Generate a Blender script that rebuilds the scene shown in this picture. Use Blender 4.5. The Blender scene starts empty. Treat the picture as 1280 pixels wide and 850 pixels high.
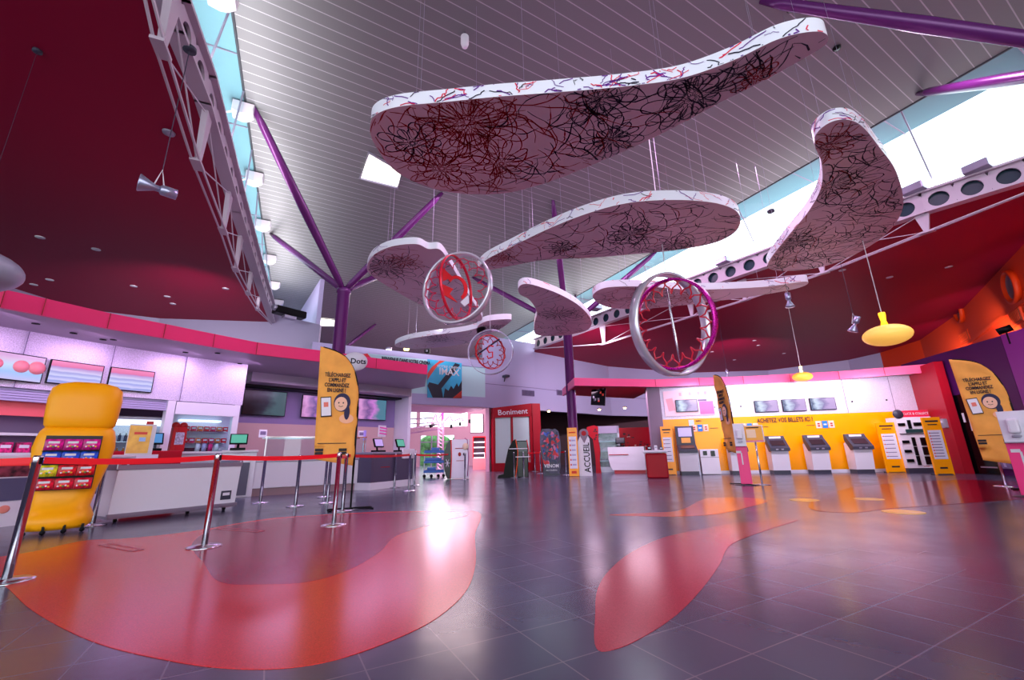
import bpy, bmesh, math, random
from mathutils import Vector, Matrix
from mathutils.geometry import tessellate_polygon
R = math.radians; PI = math.pi
random.seed(7)
scene = bpy.context.scene; COL = scene.collection
# ------------------------------------------------------------------ camera
F = 528.7; PITCH = R(15.04); ROLL = R(-1.21); H = .93
cp, sp = math.cos(PITCH), math.sin(PITCH); c_, s_ = math.cos(ROLL), math.sin(ROLL)
fw = Vector((0, cp, sp)); r0 = Vector((1, 0, 0)); u0 = Vector((0, -sp, cp))
rt = c_*r0 + s_*u0; up = -s_*r0 + c_*u0
cam = bpy.data.cameras.new('camera'); camo = bpy.data.objects.new('camera', cam); COL.objects.link(camo)
cam.sensor_width = 36; cam.lens = 36*F/1280; cam.clip_start = .05; cam.clip_end = 400
M = Matrix((rt, up, -fw)).transposed().to_4x4(); M.translation = (0, 0, H); camo.matrix_world = M
scene.camera = camo
CAM = Vector((0, 0, H))
def ray(x, y): return fw + rt*((x-640)/F) - up*((y-425)/F)
def P(x, y, z=0.0):                                    # point of a horizontal plane
    d = ray(x, y); t = (z-H)/d.z; return Vector((d.x*t, d.y*t, z))
def W(x, y, p0, p1):                                   # point of a vertical plane through p0,p1
    n = Vector((p1[1]-p0[1], -(p1[0]-p0[0]), 0)); d = ray(x, y)
    t = (Vector((p0[0], p0[1], 0))-CAM).dot(n)/d.dot(n); return CAM+d*t
def D(x, y, dist):                                     # point at a horizontal distance
    d = ray(x, y); t = dist/math.hypot(d.x, d.y); return CAM+d*t
def face(p): return math.atan2(-p[0], p[1])
def yaw(p0, p1): return math.atan2(p1[1]-p0[1], p1[0]-p0[0])
# ------------------------------------------------------------------ materials
def lin(c): return tuple((x/12.92 if x <= .04045 else ((x+.055)/1.055)**2.4) for x in c)
MATS = {}
def mat(name, col, rough=.5, metal=0, emit=None, es=0, noise=None, bump=0, alpha=None, trans=0, coat=0, spec=.4, stripes=None):
    if name in MATS: return MATS[name]
    m = bpy.data.materials.new(name); m.use_nodes = True; nt = m.node_tree; N = nt.nodes; L = nt.links
    b = N['Principled BSDF']; b.inputs['Base Color'].default_value = (*lin(col), 1)
    b.inputs['Roughness'].default_value = rough; b.inputs['Metallic'].default_value = metal
    b.inputs['Specular IOR Level'].default_value = spec
    b.inputs['Coat Weight'].default_value = coat
    b.inputs['Transmission Weight'].default_value = trans
    if emit: b.inputs['Emission Color'].default_value = (*lin(emit), 1); b.inputs['Emission Strength'].default_value = es
    if alpha is not None: b.inputs['Alpha'].default_value = alpha
    if noise or bump:
        tc = N.new('ShaderNodeTexCoord'); no = N.new('ShaderNodeTexNoise'); sc, amt = noise or (20, 0)
        no.inputs['Scale'].default_value = sc; no.inputs['Detail'].default_value = 4
        L.new(tc.outputs['Object'], no.inputs['Vector'])
        if amt:
            cr = N.new('ShaderNodeValToRGB'); a, d_ = lin(tuple(max(0, x*(1-amt)) for x in col)), lin(tuple(min(1, x*(1+amt)) for x in col))
            cr.color_ramp.elements[0].position = .3; cr.color_ramp.elements[1].position = .7
            cr.color_ramp.elements[0].color = (*a, 1); cr.color_ramp.elements[1].color = (*d_, 1)
            L.new(no.outputs['Fac'], cr.inputs['Fac']); L.new(cr.outputs['Color'], b.inputs['Base Color'])
        if bump:
            bp = N.new('ShaderNodeBump'); bp.inputs['Strength'].default_value = bump; bp.inputs['Distance'].default_value = .01
            L.new(no.outputs['Fac'], bp.inputs['Height']); L.new(bp.outputs['Normal'], b.inputs['Normal'])
    MATS[name] = m; return m
def screen_mat(name, cols, horiz=True, es=.8, scale=1.0):
    """a lit display: colour bands with soft noise"""
    m = mat(name, (.02, .02, .03), .2); nt = m.node_tree; N = nt.nodes; L = nt.links; b = N['Principled BSDF']
    tc = N.new('ShaderNodeTexCoord'); sx = N.new('ShaderNodeSeparateXYZ'); L.new(tc.outputs['Generated'], sx.inputs[0])
    no = N.new('ShaderNodeTexNoise'); no.inputs['Scale'].default_value = 3*scale; L.new(tc.outputs['Generated'], no.inputs['Vector'])
    ma = N.new('ShaderNodeMath'); ma.operation = 'MULTIPLY_ADD'; L.new(no.outputs['Fac'], ma.inputs[0]); ma.inputs[1].default_value = .12 if horiz else .5
    L.new(sx.outputs['Z' if horiz else 'X'], ma.inputs[2])
    cr = N.new('ShaderNodeValToRGB'); el = cr.color_ramp.elements
    n = len(cols)
    for i, (p, c) in enumerate(cols):
        e = el[i] if i < 2 else el.new(p)
        e.position = p; e.color = (*lin(c), 1)
    L.new(ma.outputs[0], cr.inputs['Fac']); L.new(cr.outputs['Color'], b.inputs['Emission Color']); b.inputs['Emission Strength'].default_value = es
    return m
chrome = mat('brushed_chrome', (.82, .82, .86), .22, 1)
chrome_m = mat('mirror_chrome', (.88, .86, .93), .25, .55)
grey_m = mat('grey_metal', (.62, .6, .68), .35, .6)
black = mat('black_plastic', (.03, .025, .04), .4, spec=.12)
blackg = mat('black_gloss', (.03, .03, .05), .15, spec=.3)
dark = mat('dark_grey', (.22, .22, .29), .4)
white = mat('white_laminate', (.88, .86, .92), .3)
whitem = mat('white_matt', (.85, .83, .87), .6)
wpanel = mat('white_brushed_panel', (.82, .78, .88), .35, .15, noise=(70, .13))
lilac = mat('lilac_paint', (.68, .64, .80), .6)
lilacd = mat('mauve_paint', (.47, .40, .56), .6)
fascia = mat('pink_fascia', (.96, .20, .47), .4, spec=.25)
fascia_r = mat('rose_fascia', (.97, .36, .58), .32)
redceil = mat('burgundy_ceiling', (.58, .0, .20), .55, spec=.2)
crimson = mat('crimson_panel', (.66, .02, .13), .4, spec=.2)
red = mat('bright_red', (.86, .05, .12), .35)
beltred = mat('red_belt', (.93, .03, .13), .5)
yellow = mat('yellow_panel', (1.0, .64, .0), .22)
byel = mat('yellow_plastic', (1.0, .66, .02), .4, spec=.3)
orange = mat('orange_paint', (.86, .22, .02), .55)
orangef = mat('orange_fabric', (.97, .66, .30), .7, noise=(3, .06))
purple = mat('purple_column', (.38, .15, .41), .25, .2)
darkpurple = mat('dark_purple_paint', (.30, .07, .33), .5, spec=.2)
violet = mat('violet_paint', (.52, .12, .55), .5)
burg = mat('dark_burgundy', (.22, .05, .13), .6)
soffit = mat('soffit_grey', (.66, .60, .68), .5)
teal = mat('overhang_teal', (.46, .64, .68), .5)
tan = mat('tan_tile', (.80, .66, .66), .5)
pinkw = mat('pink_wall', (.90, .70, .80), .6)
ink = mat('ink', (.10, .06, .12), .6)
glass = None
def glassmat():
    m = bpy.data.materials.new('clear_glass'); m.use_nodes = True; nt = m.node_tree; N = nt.nodes; L = nt.links
    N.remove(N['Principled BSDF']); o = N['Material Output']
    t = N.new('ShaderNodeBsdfTransparent'); t.inputs[0].default_value = (.86, .97, .98, 1)
    g = N.new('ShaderNodeBsdfGlossy'); g.inputs['Roughness'].default_value = .03
    mx = N.new('ShaderNodeMixShader'); mx.inputs[0].default_value = .03
    L.new(t.outputs[0], mx.inputs[1]); L.new(g.outputs[0], mx.inputs[2]); L.new(mx.outputs[0], o.inputs[0]); return m
glass = glassmat()
def stripe_ceiling():
    m = mat('plank_ceiling', (.60, .56, .58), .5); nt = m.node_tree; N = nt.nodes; L = nt.links; b = N['Principled BSDF']
    tc = N.new('ShaderNodeTexCoord'); mp = N.new('ShaderNodeMapping'); mp.inputs['Rotation'].default_value = (0, 0, R(-30)) 
    L.new(tc.outputs['Object'], mp.inputs[0]); sx = N.new('ShaderNodeSeparateXYZ'); L.new(mp.outputs[0], sx.inputs[0])
    d = N.new('ShaderNodeMath'); d.operation = 'DIVIDE'; d.inputs[1].default_value = PLANK; L.new(sx.outputs['Y'], d.inputs[0])
    fr = N.new('ShaderNodeMath'); fr.operation = 'FRACT'; L.new(d.outputs[0], fr.inputs[0])
    lt = N.new('ShaderNodeMath'); lt.operation = 'LESS_THAN'; lt.inputs[1].default_value = .07; L.new(fr.outputs[0], lt.inputs[0])
    mx = N.new('ShaderNodeMix'); mx.data_type = 'RGBA'; L.new(lt.outputs[0], mx.inputs['Factor'])
    mx.inputs['A'].default_value = (*lin((.45, .465, .475)), 1); mx.inputs['B'].default_value = (*lin((.68, .68, .71)), 1)
    L.new(mx.outputs['Result'], b.inputs['Base Color']); return m
PLANK = .285
plank = stripe_ceiling()
def tile_floor():
    m = mat('slate_tiles', (.20, .21, .27), .12); nt = m.node_tree; N = nt.nodes; L = nt.links; b = N['Principled BSDF']
    tc = N.new('ShaderNodeTexCoord'); mp = N.new('ShaderNodeMapping'); mp.inputs['Rotation'].default_value = (0, 0, R(-29.14))
    L.new(tc.outputs['Object'], mp.inputs[0])
    br = N.new('ShaderNodeTexBrick'); br.offset = 0; br.inputs['Scale'].default_value = 1; br.inputs['Brick Width'].default_value = .4; br.inputs['Row Height'].default_value = .4
    br.inputs['Mortar Size'].default_value = .0035; br.inputs['Mortar Smooth'].default_value = 0; br.inputs['Bias'].default_value = 0
    br.inputs['Color1'].default_value = (*lin((.27, .275, .37)), 1); br.inputs['Color2'].default_value = (*lin((.30, .305, .40)), 1)
    br.inputs['Mortar'].default_value = (*lin((.46, .43, .50)), 1)
    ad = N.new('ShaderNodeVectorMath'); ad.operation = 'ADD'; ad.inputs[1].default_value = (TOX, TOY, 0)
    L.new(mp.outputs[0], ad.inputs[0]); L.new(ad.outputs[0], br.inputs['Vector']); L.new(br.outputs['Color'], b.inputs['Base Color'])
    no = N.new('ShaderNodeTexNoise'); no.inputs['Scale'].default_value = 1.3; no.inputs['Detail'].default_value = 5; L.new(tc.outputs['Object'], no.inputs['Vector'])
    mr = N.new('ShaderNodeMapRange'); mr.inputs['To Min'].default_value = .13; mr.inputs['To Max'].default_value = .30; L.new(no.outputs['Fac'], mr.inputs[0]); L.new(mr.outputs[0], b.inputs['Roughness'])
    b.inputs['Specular IOR Level'].default_value = .75
    n2 = N.new('ShaderNodeTexNoise'); n2.inputs['Scale'].default_value = 9; L.new(tc.outputs['Object'], n2.inputs['Vector'])
    bp = N.new('ShaderNodeBump'); bp.inputs['Strength'].default_value = .06; bp.inputs['Distance'].default_value = .01; L.new(n2.outputs['Fac'], bp.inputs['Height']); L.new(bp.outputs['Normal'], b.inputs['Normal'])
    return m
TOX, TOY = .4-.08+.0, .4-.28
tiles = tile_floor()
# ------------------------------------------------------------------ mesh builder
class MB:
    def __init__(s): s.v = []; s.f = []; s.m = []; s.sm = []; s.mats = []
    def mi(s, m):
        if m not in s.mats: s.mats.append(m)
        return s.mats.index(m)
    def add(s, vs, fs, m, smooth=False, T=None):
        o = len(s.v); k = s.mi(m)
        for v in vs:
            v = Vector(v); s.v.append(T @ v if T else v)
        for f in fs: s.f.append(tuple(o+i for i in f)); s.m.append(k); s.sm.append(smooth)
        return s
    def box(s, c, d, m, rz=0, T=None, bev=0):
        x, y, z = d[0]/2, d[1]/2, d[2]/2
        if bev and min(x, y, z) > bev*1.01:
            bm = bmesh.new(); bmesh.ops.create_cube(bm, size=1); bmesh.ops.scale(bm, vec=d, verts=bm.verts)
            bmesh.ops.bevel(bm, geom=list(bm.edges), offset=bev, segments=2, affect='EDGES', profile=.5)
            bm.verts.index_update(); vs = [v.co.copy() for v in bm.verts]; fs = [[v.index for v in f.verts] for f in bm.faces]; bm.free()
        else:
            vs = [Vector((i, j, k)) for i in (-x, x) for j in (-y, y) for k in (-z, z)]
            fs = [(0, 1, 3, 2), (4, 6, 7, 5), (0, 4, 5, 1), (2, 3, 7, 6), (0, 2, 6, 4), (1, 5, 7, 3)]
        Q = Matrix.Translation(c) @ Matrix.Rotation(rz, 4, 'Z')
        return s.add([Q @ v for v in vs], fs, m, False, T)
    def tube(s, pts, r, m, n=10, cap=True, T=None, closed=False, up=None):
        pts = [Vector(p) for p in pts]; rs = r if isinstance(r, (list, tuple)) else [r]*len(pts); vs = []; fs = []; prev = None
        N = len(pts)
        for i, p in enumerate(pts):
            if closed: t = (pts[(i+1) % N]-pts[i-1])
            else: t = (pts[min(i+1, N-1)]-pts[max(i-1, 0)])
            t.normalize()
            if prev is None:
                a = Vector((0, 0, 1)) if abs(t.z) < .9 else Vector((1, 0, 0)); u = t.cross(a).normalized()
            else: u = (prev - t*prev.dot(t)).normalized()
            prev = u; w = t.cross(u)
            for k in range(n): an = 2*PI*k/n; vs.append(p+(u*math.cos(an)+w*math.sin(an))*rs[i])
        for i in range(N if closed else N-1):
            for k in range(n):
                a = i*n+k; b2 = i*n+(k+1) % n; j = ((i+1) % N)*n; fs.append((a, b2, j+(k+1) % n, j+k))
        if cap and not closed: fs.append(tuple(range(n))[::-1]); fs.append(tuple((N-1)*n+k for k in range(n)))
        return s.add(vs, fs, m, n > 6, T)
    def lathe(s, prof, m, n=24, c=(0, 0, 0), T=None, sx=1, sy=1):
        vs = []; fs = []
        for r, z in prof:
            for k in range(n): a = 2*PI*k/n; vs.append((c[0]+r*math.cos(a)*sx, c[1]+r*math.sin(a)*sy, c[2]+z))
        for i in range(len(prof)-1):
            for k in range(n): fs.append((i*n+k, i*n+(k+1) % n, (i+1)*n+(k+1) % n, (i+1)*n+k))
        if prof[0][0] > 1e-4: fs.append(tuple(range(n))[::-1])
        if prof[-1][0] > 1e-4: fs.append(tuple((len(prof)-1)*n+k for k in range(n)))
        return s.add(vs, fs, m, True, T)
    def prism(s, poly, a, b, m, axis='z', T=None, side=None, smooth=False):
        """poly 2D; axis z: (x,y) extruded a..b in z; axis y: poly is (x,z) extruded y a..b; axis x: poly is (y,z)"""
        def mk(p, h): return {'z': (p[0], p[1], h), 'y': (p[0], h, p[1]), 'x': (h, p[0], p[1])}[axis]
        n = len(poly); vs = [mk(p, a) for p in poly]+[mk(p, b) for p in poly]
        tr = tessellate_polygon([[Vector((p[0], p[1], 0)) for p in poly]])
        s.add(vs, [tuple(t) for t in tr]+[tuple(i+n for i in t[::-1]) for t in tr], m, False, T)
        return s.add(vs, [(i, (i+1) % n, n+(i+1) % n, n+i) for i in range(n)], side or m, smooth, T)
    def quad(s, a, b, c, d, m, T=None): return s.add([a, b, c, d], [(0, 1, 2, 3)], m, False, T)
    def ribbon(s, pts, w, m, nrm=(0, 0, 1), T=None):
        pts = [Vector(p) for p in pts]; nrm = Vector(nrm); vs = []
        for i, p in enumerate(pts):
            t = (pts[min(i+1, len(pts)-1)]-pts[max(i-1, 0)])
            if t.length < 1e-7: t = Vector((1, 0, 0))
            u = t.cross(nrm).normalized(); ww = (w[i] if isinstance(w, (list, tuple)) else w)/2; vs += [p+u*ww, p-u*ww]
        return s.add(vs, [(2*i, 2*i+1, 2*i+3, 2*i+2) for i in range(len(pts)-1)], m, False, T)
    def sphere(s, c, r, m, nu=20, nv=12, T=None):
        r = (r, r, r) if not isinstance(r, (tuple, list)) else r
        vs = [(c[0], c[1], c[2]-r[2])]; fs = []
        for j in range(1, nv):
            t = -PI/2+PI*j/nv
            for i in range(nu): a = 2*PI*i/nu; vs.append((c[0]+r[0]*math.cos(t)*math.cos(a), c[1]+r[1]*math.cos(t)*math.sin(a), c[2]+r[2]*math.sin(t)))
        vs.append((c[0], c[1], c[2]+r[2])); L = len(vs)-1
        for i in range(nu):
            fs.append((0, 1+(i+1) % nu, 1+i)); fs.append((L, L-nu+i, L-nu+(i+1) % nu))
            for j in range(nv-2): a = 1+j*nu; fs.append((a+i, a+(i+1) % nu, a+nu+(i+1) % nu, a+nu+i))
        return s.add(vs, fs, m, True, T)
    def build(s, name, parent=None, label=None):
        me = bpy.data.meshes.new(name); me.from_pydata([tuple(v) for v in s.v], [], s.f)
        for m in s.mats: me.materials.append(m)
        for i, p in enumerate(me.polygons): p.material_index = s.m[i]; p.use_smooth = s.sm[i]
        me.update()
        o = bpy.data.objects.new(name, me); COL.objects.link(o)
        if parent: o.parent = parent
        if label: o['label'] = label
        return o
def tag(o, label, cat, group=None, kind=None):
    o['label'] = label
    if cat: o['category'] = cat
    if group: o['group'] = group
    if kind: o['kind'] = kind
    return o
def thing(name, label, cat, loc=(0, 0, 0), rz=0, group=None):
    o = bpy.data.objects.new(name, None); COL.objects.link(o); o.location = loc; o.rotation_euler = (0, 0, rz); o.empty_display_size = .1
    return tag(o, label, cat, group)
def struct(o, label=None):
    o['kind'] = 'structure'
    if label: o['label'] = label
    return o
def dup(root, loc=None, rz=None, label=None, group=None):
    r = root.copy(); COL.objects.link(r)
    if loc is not None: r.location = loc
    if rz is not None: r.rotation_euler = (0, 0, rz)
    if label: r['label'] = label
    if group: r['group'] = group
    for ch in list(root.children):
        c = ch.copy(); COL.objects.link(c); c.parent = r
        for g in ch.children: d = g.copy(); COL.objects.link(d); d.parent = c
    return r
def text(s, size, m, parent, loc, name='lettering', rot=(PI/2, 0, 0), sx=1, ext=.003, align='CENTER', bold=0, label=None):
    cu = bpy.data.curves.new('t', 'FONT'); cu.body = s; cu.size = size; cu.align_x = align; cu.align_y = 'CENTER'; cu.extrude = ext; cu.offset = bold; cu.resolution_u = 2
    to = bpy.data.objects.new('t', cu); COL.objects.link(to)
    dg = bpy.context.evaluated_depsgraph_get(); me = bpy.data.meshes.new_from_object(to.evaluated_get(dg))
    bpy.data.objects.remove(to); bpy.data.curves.remove(cu)
    me.name = name; me.materials.clear(); me.materials.append(m)
    o = bpy.data.objects.new(name, me); COL.objects.link(o); o.parent = parent; o.location = loc; o.rotation_euler = rot; o.scale = (sx, 1, 1)
    if label: o['label'] = label
    return o
def cr_spline(pts, n=8, closed=True):
    out = []; N = len(pts); pts = [Vector(p) for p in pts]
    rng = range(N) if closed else range(N-1)
    for i in rng:
        if closed: p0, p1, p2, p3 = pts[i-1], pts[i], pts[(i+1) % N], pts[(i+2) % N]
        else: p0, p1, p2, p3 = pts[max(i-1, 0)], pts[i], pts[i+1], pts[min(i+2, N-1)]
        for k in range(n):
            t = k/n; out.append(.5*((2*p1)+(p2-p0)*t+(2*p0-5*p1+4*p2-p3)*t*t+(3*p1-p0-3*p2+p3)*t**3))
    if not closed: out.append(pts[-1])
    return out
def wallstrip(name, pts, z0, z1, m, th=.12, label=None, parent=None):
    """a wall of real thickness standing on a polyline (thickness away from the hall side: to the left of travel)"""
    b = MB(); n = len(pts); q = []
    for i in range(n):
        a = Vector(pts[max(i-1, 0)][:2]); c = Vector(pts[min(i+1, n-1)][:2]); t = (c-a).normalized(); q.append(Vector(pts[i][:2])+Vector((-t.y, t.x))*th)
    poly = [tuple(Vector(p[:2])) for p in pts]+[tuple(p) for p in q[::-1]]
    Z0 = z0 if isinstance(z0, (list, tuple)) else [z0]*n; Z1 = z1 if isinstance(z1, (list, tuple)) else [z1]*n
    for i in range(n-1):
        A, B_, C, D_ = Vector(pts[i][:2]), Vector(pts[i+1][:2]), q[i+1], q[i]
        v = [(A.x, A.y, Z0[i]), (B_.x, B_.y, Z0[i+1]), (C.x, C.y, Z0[i+1]), (D_.x, D_.y, Z0[i]), (A.x, A.y, Z1[i]), (B_.x, B_.y, Z1[i+1]), (C.x, C.y, Z1[i+1]), (D_.x, D_.y, Z1[i])]
        b.add(v, [(0, 1, 5, 4), (1, 2, 6, 5), (2, 3, 7, 6), (3, 0, 4, 7), (4, 5, 6, 7), (3, 2, 1, 0)], m)
    o = b.build(name, parent)
    if parent is None: struct(o, label)
    return o
ZC = 9.53; ZR = 7.2; ZB = 7.75
# ================================================================== SETTING
fl = MB(); fl.box((0, 20, -.05), (90, 80, .1), tiles); floor = struct(fl.build('floor'), 'glossy dark slate tile floor of the hall')
def inlay(px, m, label, z=.003, n=6):
    pts = [P(x, y, 0) for x, y in px]; pts = cr_spline([(p.x, p.y, 0) for p in pts], n)
    b = MB(); b.prism([(p.x, p.y) for p in pts], .0005, z, m); return b.build('floor_inlay', floor, label)
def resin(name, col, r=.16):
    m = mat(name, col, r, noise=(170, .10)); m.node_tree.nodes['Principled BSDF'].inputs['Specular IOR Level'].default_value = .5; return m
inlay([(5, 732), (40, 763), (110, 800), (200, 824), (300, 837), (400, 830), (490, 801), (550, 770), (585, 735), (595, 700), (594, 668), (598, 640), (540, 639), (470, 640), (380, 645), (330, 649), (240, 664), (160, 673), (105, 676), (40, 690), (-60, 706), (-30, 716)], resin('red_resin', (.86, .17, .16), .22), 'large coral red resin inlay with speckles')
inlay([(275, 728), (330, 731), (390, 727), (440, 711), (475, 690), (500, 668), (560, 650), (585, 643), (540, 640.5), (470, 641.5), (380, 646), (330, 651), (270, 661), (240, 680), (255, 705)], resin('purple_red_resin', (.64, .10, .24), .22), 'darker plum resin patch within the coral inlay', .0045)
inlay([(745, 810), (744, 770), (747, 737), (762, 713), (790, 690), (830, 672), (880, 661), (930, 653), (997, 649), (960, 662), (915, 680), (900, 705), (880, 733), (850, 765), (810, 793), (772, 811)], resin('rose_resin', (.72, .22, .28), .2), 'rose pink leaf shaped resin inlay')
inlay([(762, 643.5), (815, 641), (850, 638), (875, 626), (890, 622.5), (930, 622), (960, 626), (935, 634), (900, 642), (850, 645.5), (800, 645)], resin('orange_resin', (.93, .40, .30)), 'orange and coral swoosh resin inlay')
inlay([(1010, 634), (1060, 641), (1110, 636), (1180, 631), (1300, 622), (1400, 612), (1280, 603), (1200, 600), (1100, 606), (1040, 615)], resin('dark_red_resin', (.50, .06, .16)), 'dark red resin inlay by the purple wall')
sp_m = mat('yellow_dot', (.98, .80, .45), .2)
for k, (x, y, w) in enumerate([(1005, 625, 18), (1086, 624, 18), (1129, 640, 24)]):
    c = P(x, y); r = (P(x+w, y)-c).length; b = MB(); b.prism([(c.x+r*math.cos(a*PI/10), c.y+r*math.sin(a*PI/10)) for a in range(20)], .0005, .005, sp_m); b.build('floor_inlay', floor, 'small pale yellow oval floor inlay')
mk_m = mat('floor_sticker', (.78, .08, .22), .3)
for (x0, y0, x1, y1) in [(130, 681, 173, 689), (275, 661, 327, 665)]:
    a, c = P(x0, y0), P(x1, y1); b = MB(); d = (c-a); n = Vector((-d.y, d.x, 0)).normalized()*.05
    for q0, q1 in ((0, .06), (.94, 1)): b.quad(a+d*q0-n, a+d*q1-n, a+d*q1+n, a+d*q0+n, mk_m)
    for sgn in (-1, 1): b.quad(a+n*sgn-n*.2, c+n*sgn-n*.2, c+n*sgn+n*.2, a+n*sgn+n*.2, mk_m)
    for v in b.v: v.z = .007
    b.build('floor_marking', floor, 'red rectangular distance marking on the floor')
# nave ceiling
EL0, EL1 = P(288.5, 0, ZC), P(339, 356, ZC); ER0, ER1 = P(1280, 50, ZC), P(632.7, 420.5, ZC)
def ext(a, b, t): return a+(b-a)*t
L0, L1, R0, R1 = ext(EL0, EL1, -1.0), ext(EL0, EL1, 2.4), ext(ER0, ER1, -.65), ext(ER0, ER1, 1.5)
b = MB(); b.prism([(L0.x, L0.y), (R0.x, R0.y), (R1.x, R1.y), (L1.x, L1.y)], ZC, ZC+.25, plank)
ceil = struct(b.build('ceiling'), 'high grey plank ceiling of the nave')
NL = Vector(((EL1-EL0).y, -(EL1-EL0).x, 0)).normalized(); NR = Vector(((ER1-ER0).y, -(ER1-ER0).x, 0)).normalized()  # both point to the right
b = MB()
for (a, c, off) in ((L0, L1, -NL*2.6), (R0, R1, NR*1.2)):
    pl = [a, c, c+off, a+off]; b.prism([(p.x, p.y) for p in pl], ZC+.01, ZC+.2, teal)
    n = int((c-a).length/2.4)
    for i in range(n+1):
        q = a+(c-a)*i/n; b.tube([q+Vector((0, 0, -.0)), q+off+Vector((0, 0, .0))], .02, grey_m, 6)
struct(b.build('ceiling_overhang'), 'teal roof overhang beyond the clerestory glass')
# skylights
for px in ([(461, 190), (503, 214), (497, 234), (450, 222)], [(397, 397), (424, 400), (424, 408), (398, 407)]):
    q = [P(x, y, ZC-.02) for x, y in px]
    b = MB(); b.prism([(p.x, p.y) for p in q], ZC-.03, ZC-.005, mat('skylight_panel', (1, 1, .95), .4, emit=(1, .99, .93), es=1.1)); o = b.build('skylight_panel')
    cc = sum(q, Vector())/4; bb = MB(); bb.tube([p+Vector((0, 0, -.02)) for p in q], .04, grey_m, 6, closed=True)
    f = bb.build('frame', o)
    tag(o, 'bright rectangular skylight panel near the first big cloud panel' if px[0][0] > 440 else 'small bright skylight panel beside the left purple column', 'skylight')
# left side ceiling + right side ceiling
BL = [P(150, -260, ZB), P(228, 0, ZB), P(262, 95, ZB), P(300, 240, ZB), P(325, 330, ZB), P(345, 395, ZB)]
BR = [P(1500, 120, ZB), P(1280, 200, ZB), P(1150, 243, ZB), P(1000, 298, ZB), P(860, 350, ZB), P(750, 393, ZB), P(668, 425, ZB)]
wl = [(-24, -12), (-22, 6), P(0, 355, ZR), P(100, 386, ZR), P(200, 398, ZR), P(325, 402, ZR), (-9.4, 19.2)]
poly = [(p[0], p[1]) for p in wl[:-1]]+[(p.x, p.y) for p in BL[::-1]]+[(-1, -6), (-1, -12)]
b = MB(); b.prism(poly, ZR, ZR+.05, redceil); struct(b.build('ceiling_left'), 'dark burgundy lower ceiling over the snack bar')
wr = [(-1.6, 24.2), P(668, 440, ZR), P(760, 458, ZR), P(860, 466, ZR), P(960, 463, ZR), P(1060, 450, ZR), P(1100, 441, ZR), P(1150, 425, ZR), P(1200, 390, ZR), P(1280, 305, ZR), (13.4, 5.2), (11.5, -6)]
poly = [(p[0], p[1]) for p in wr[1:]]+[(p.x, p.y) for p in BR]
b = MB(); b.prism(poly, ZR, ZR+.05, redceil); struct(b.build('ceiling_right'), 'dark burgundy lower ceiling over the ticket area')
# walls
wallstrip('wall_left', [wl[0], wl[1], wl[2], wl[3], wl[4], wl[5], (-9.2, 19.4)], 0, [7.2, 7.2, 7.2, 7.2, 7.2, 7.75, 7.1], mat('grey_lilac_paint', (.60, .57, .68), .6), .2, 'grey lilac wall behind the snack bar')
wallstrip('wall_back', [wr[0], wr[1], wr[2], wr[3], wr[4], wr[5], wr[6]], 3.5, 7.75, lilac, .3, 'lilac upper wall at the back of the hall')
b = MB()
for i in range(0, 5):
    a, c = Vector(wr[i][:2]), Vector(wr[i+1][:2]); n = Vector(((c-a).y, -(c-a).x)).normalized()*.015
    for z in (4.85,): b.add([(a.x+n.x, a.y+n.y, z), (c.x+n.x, c.y+n.y, z), (c.x+n.x, c.y+n.y, z+.03), (a.x+n.x, a.y+n.y, z+.03), (a.x, a.y, z), (c.x, c.y, z), (c.x, c.y, z+.03), (a.x, a.y, z+.03)], [(0, 1, 2, 3), (0, 4, 5, 1), (3, 2, 6, 7)], lilacd)
struct(b.build('trim_1'), 'thin mauve rail along the lilac back wall')
ow = [wr[6], wr[7], wr[8], wr[9], wr[10], wr[11]]
wallstrip('wall_right', ow, 0, 7.25, orange, .3, 'orange upper wall on the right')
b = MB(); 
for i in range(len(ow)-1):
    a, c = Vector((ow[i][0], ow[i][1], 0)), Vector((ow[i+1][0], ow[i+1][1], 0)); n = Vector(((c-a).y, -(c-a).x, 0)).normalized()*.1
    b.add([a+n*0, c+n*0, c+n, a+n, a+n*0+Vector((0, 0, .12)), c+Vector((0, 0, .12)), c+n+Vector((0, 0, .12)), a+n+Vector((0, 0, .12))], [(0, 1, 2, 3), (4, 5, 6, 7), (2, 3, 7, 6)], orange)
for v in b.v: v.z += 5.55
struct(b.build('trim_2'), 'orange ledge running along the orange wall')
# left/right clerestory glass + roof beams
def clerestory(name, a, c, be, n, label):
    b = MB(); fr = MB(); u = (be[1]-be[0]); u.z = 0; l2 = u.length_squared
    def foot(p):
        q = p-be[0]; q.z = 0; return ext(be[0], be[1], q.dot(u)/l2)
    for i in range(n):
        t0, t1 = i/n, (i+1)/n
        q = [foot(ext(a, c, t0)), foot(ext(a, c, t1)), ext(a, c, t1), ext(a, c, t0)]
        b.quad(*q, glass)
        fr.tube([q[0], q[3]], .022, grey_m, 6)
    o = struct(b.build(name), label)
    fr.tube([a, c], .03, mat('dark_joint', (.2, .22, .25), .5), 6); fr.build('window_frame', o)
clerestory('window_1', L0, ext(EL0, EL1, 1.3), (ext(BL[1], BL[5], -1.0), ext(BL[1], BL[5], 1.28)), 16, 'left clerestory glazing above the roof beam')
clerestory('window_2', R0, ext(ER0, ER1, 1.0), (BR[0], BR[6]), 9, 'right clerestory glazing with bright sky')
bcol = mat('beam_grey_paint', (.74, .68, .74), .4)
hole_m = mat('hole_dark', (.10, .20, .26), .4)
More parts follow.
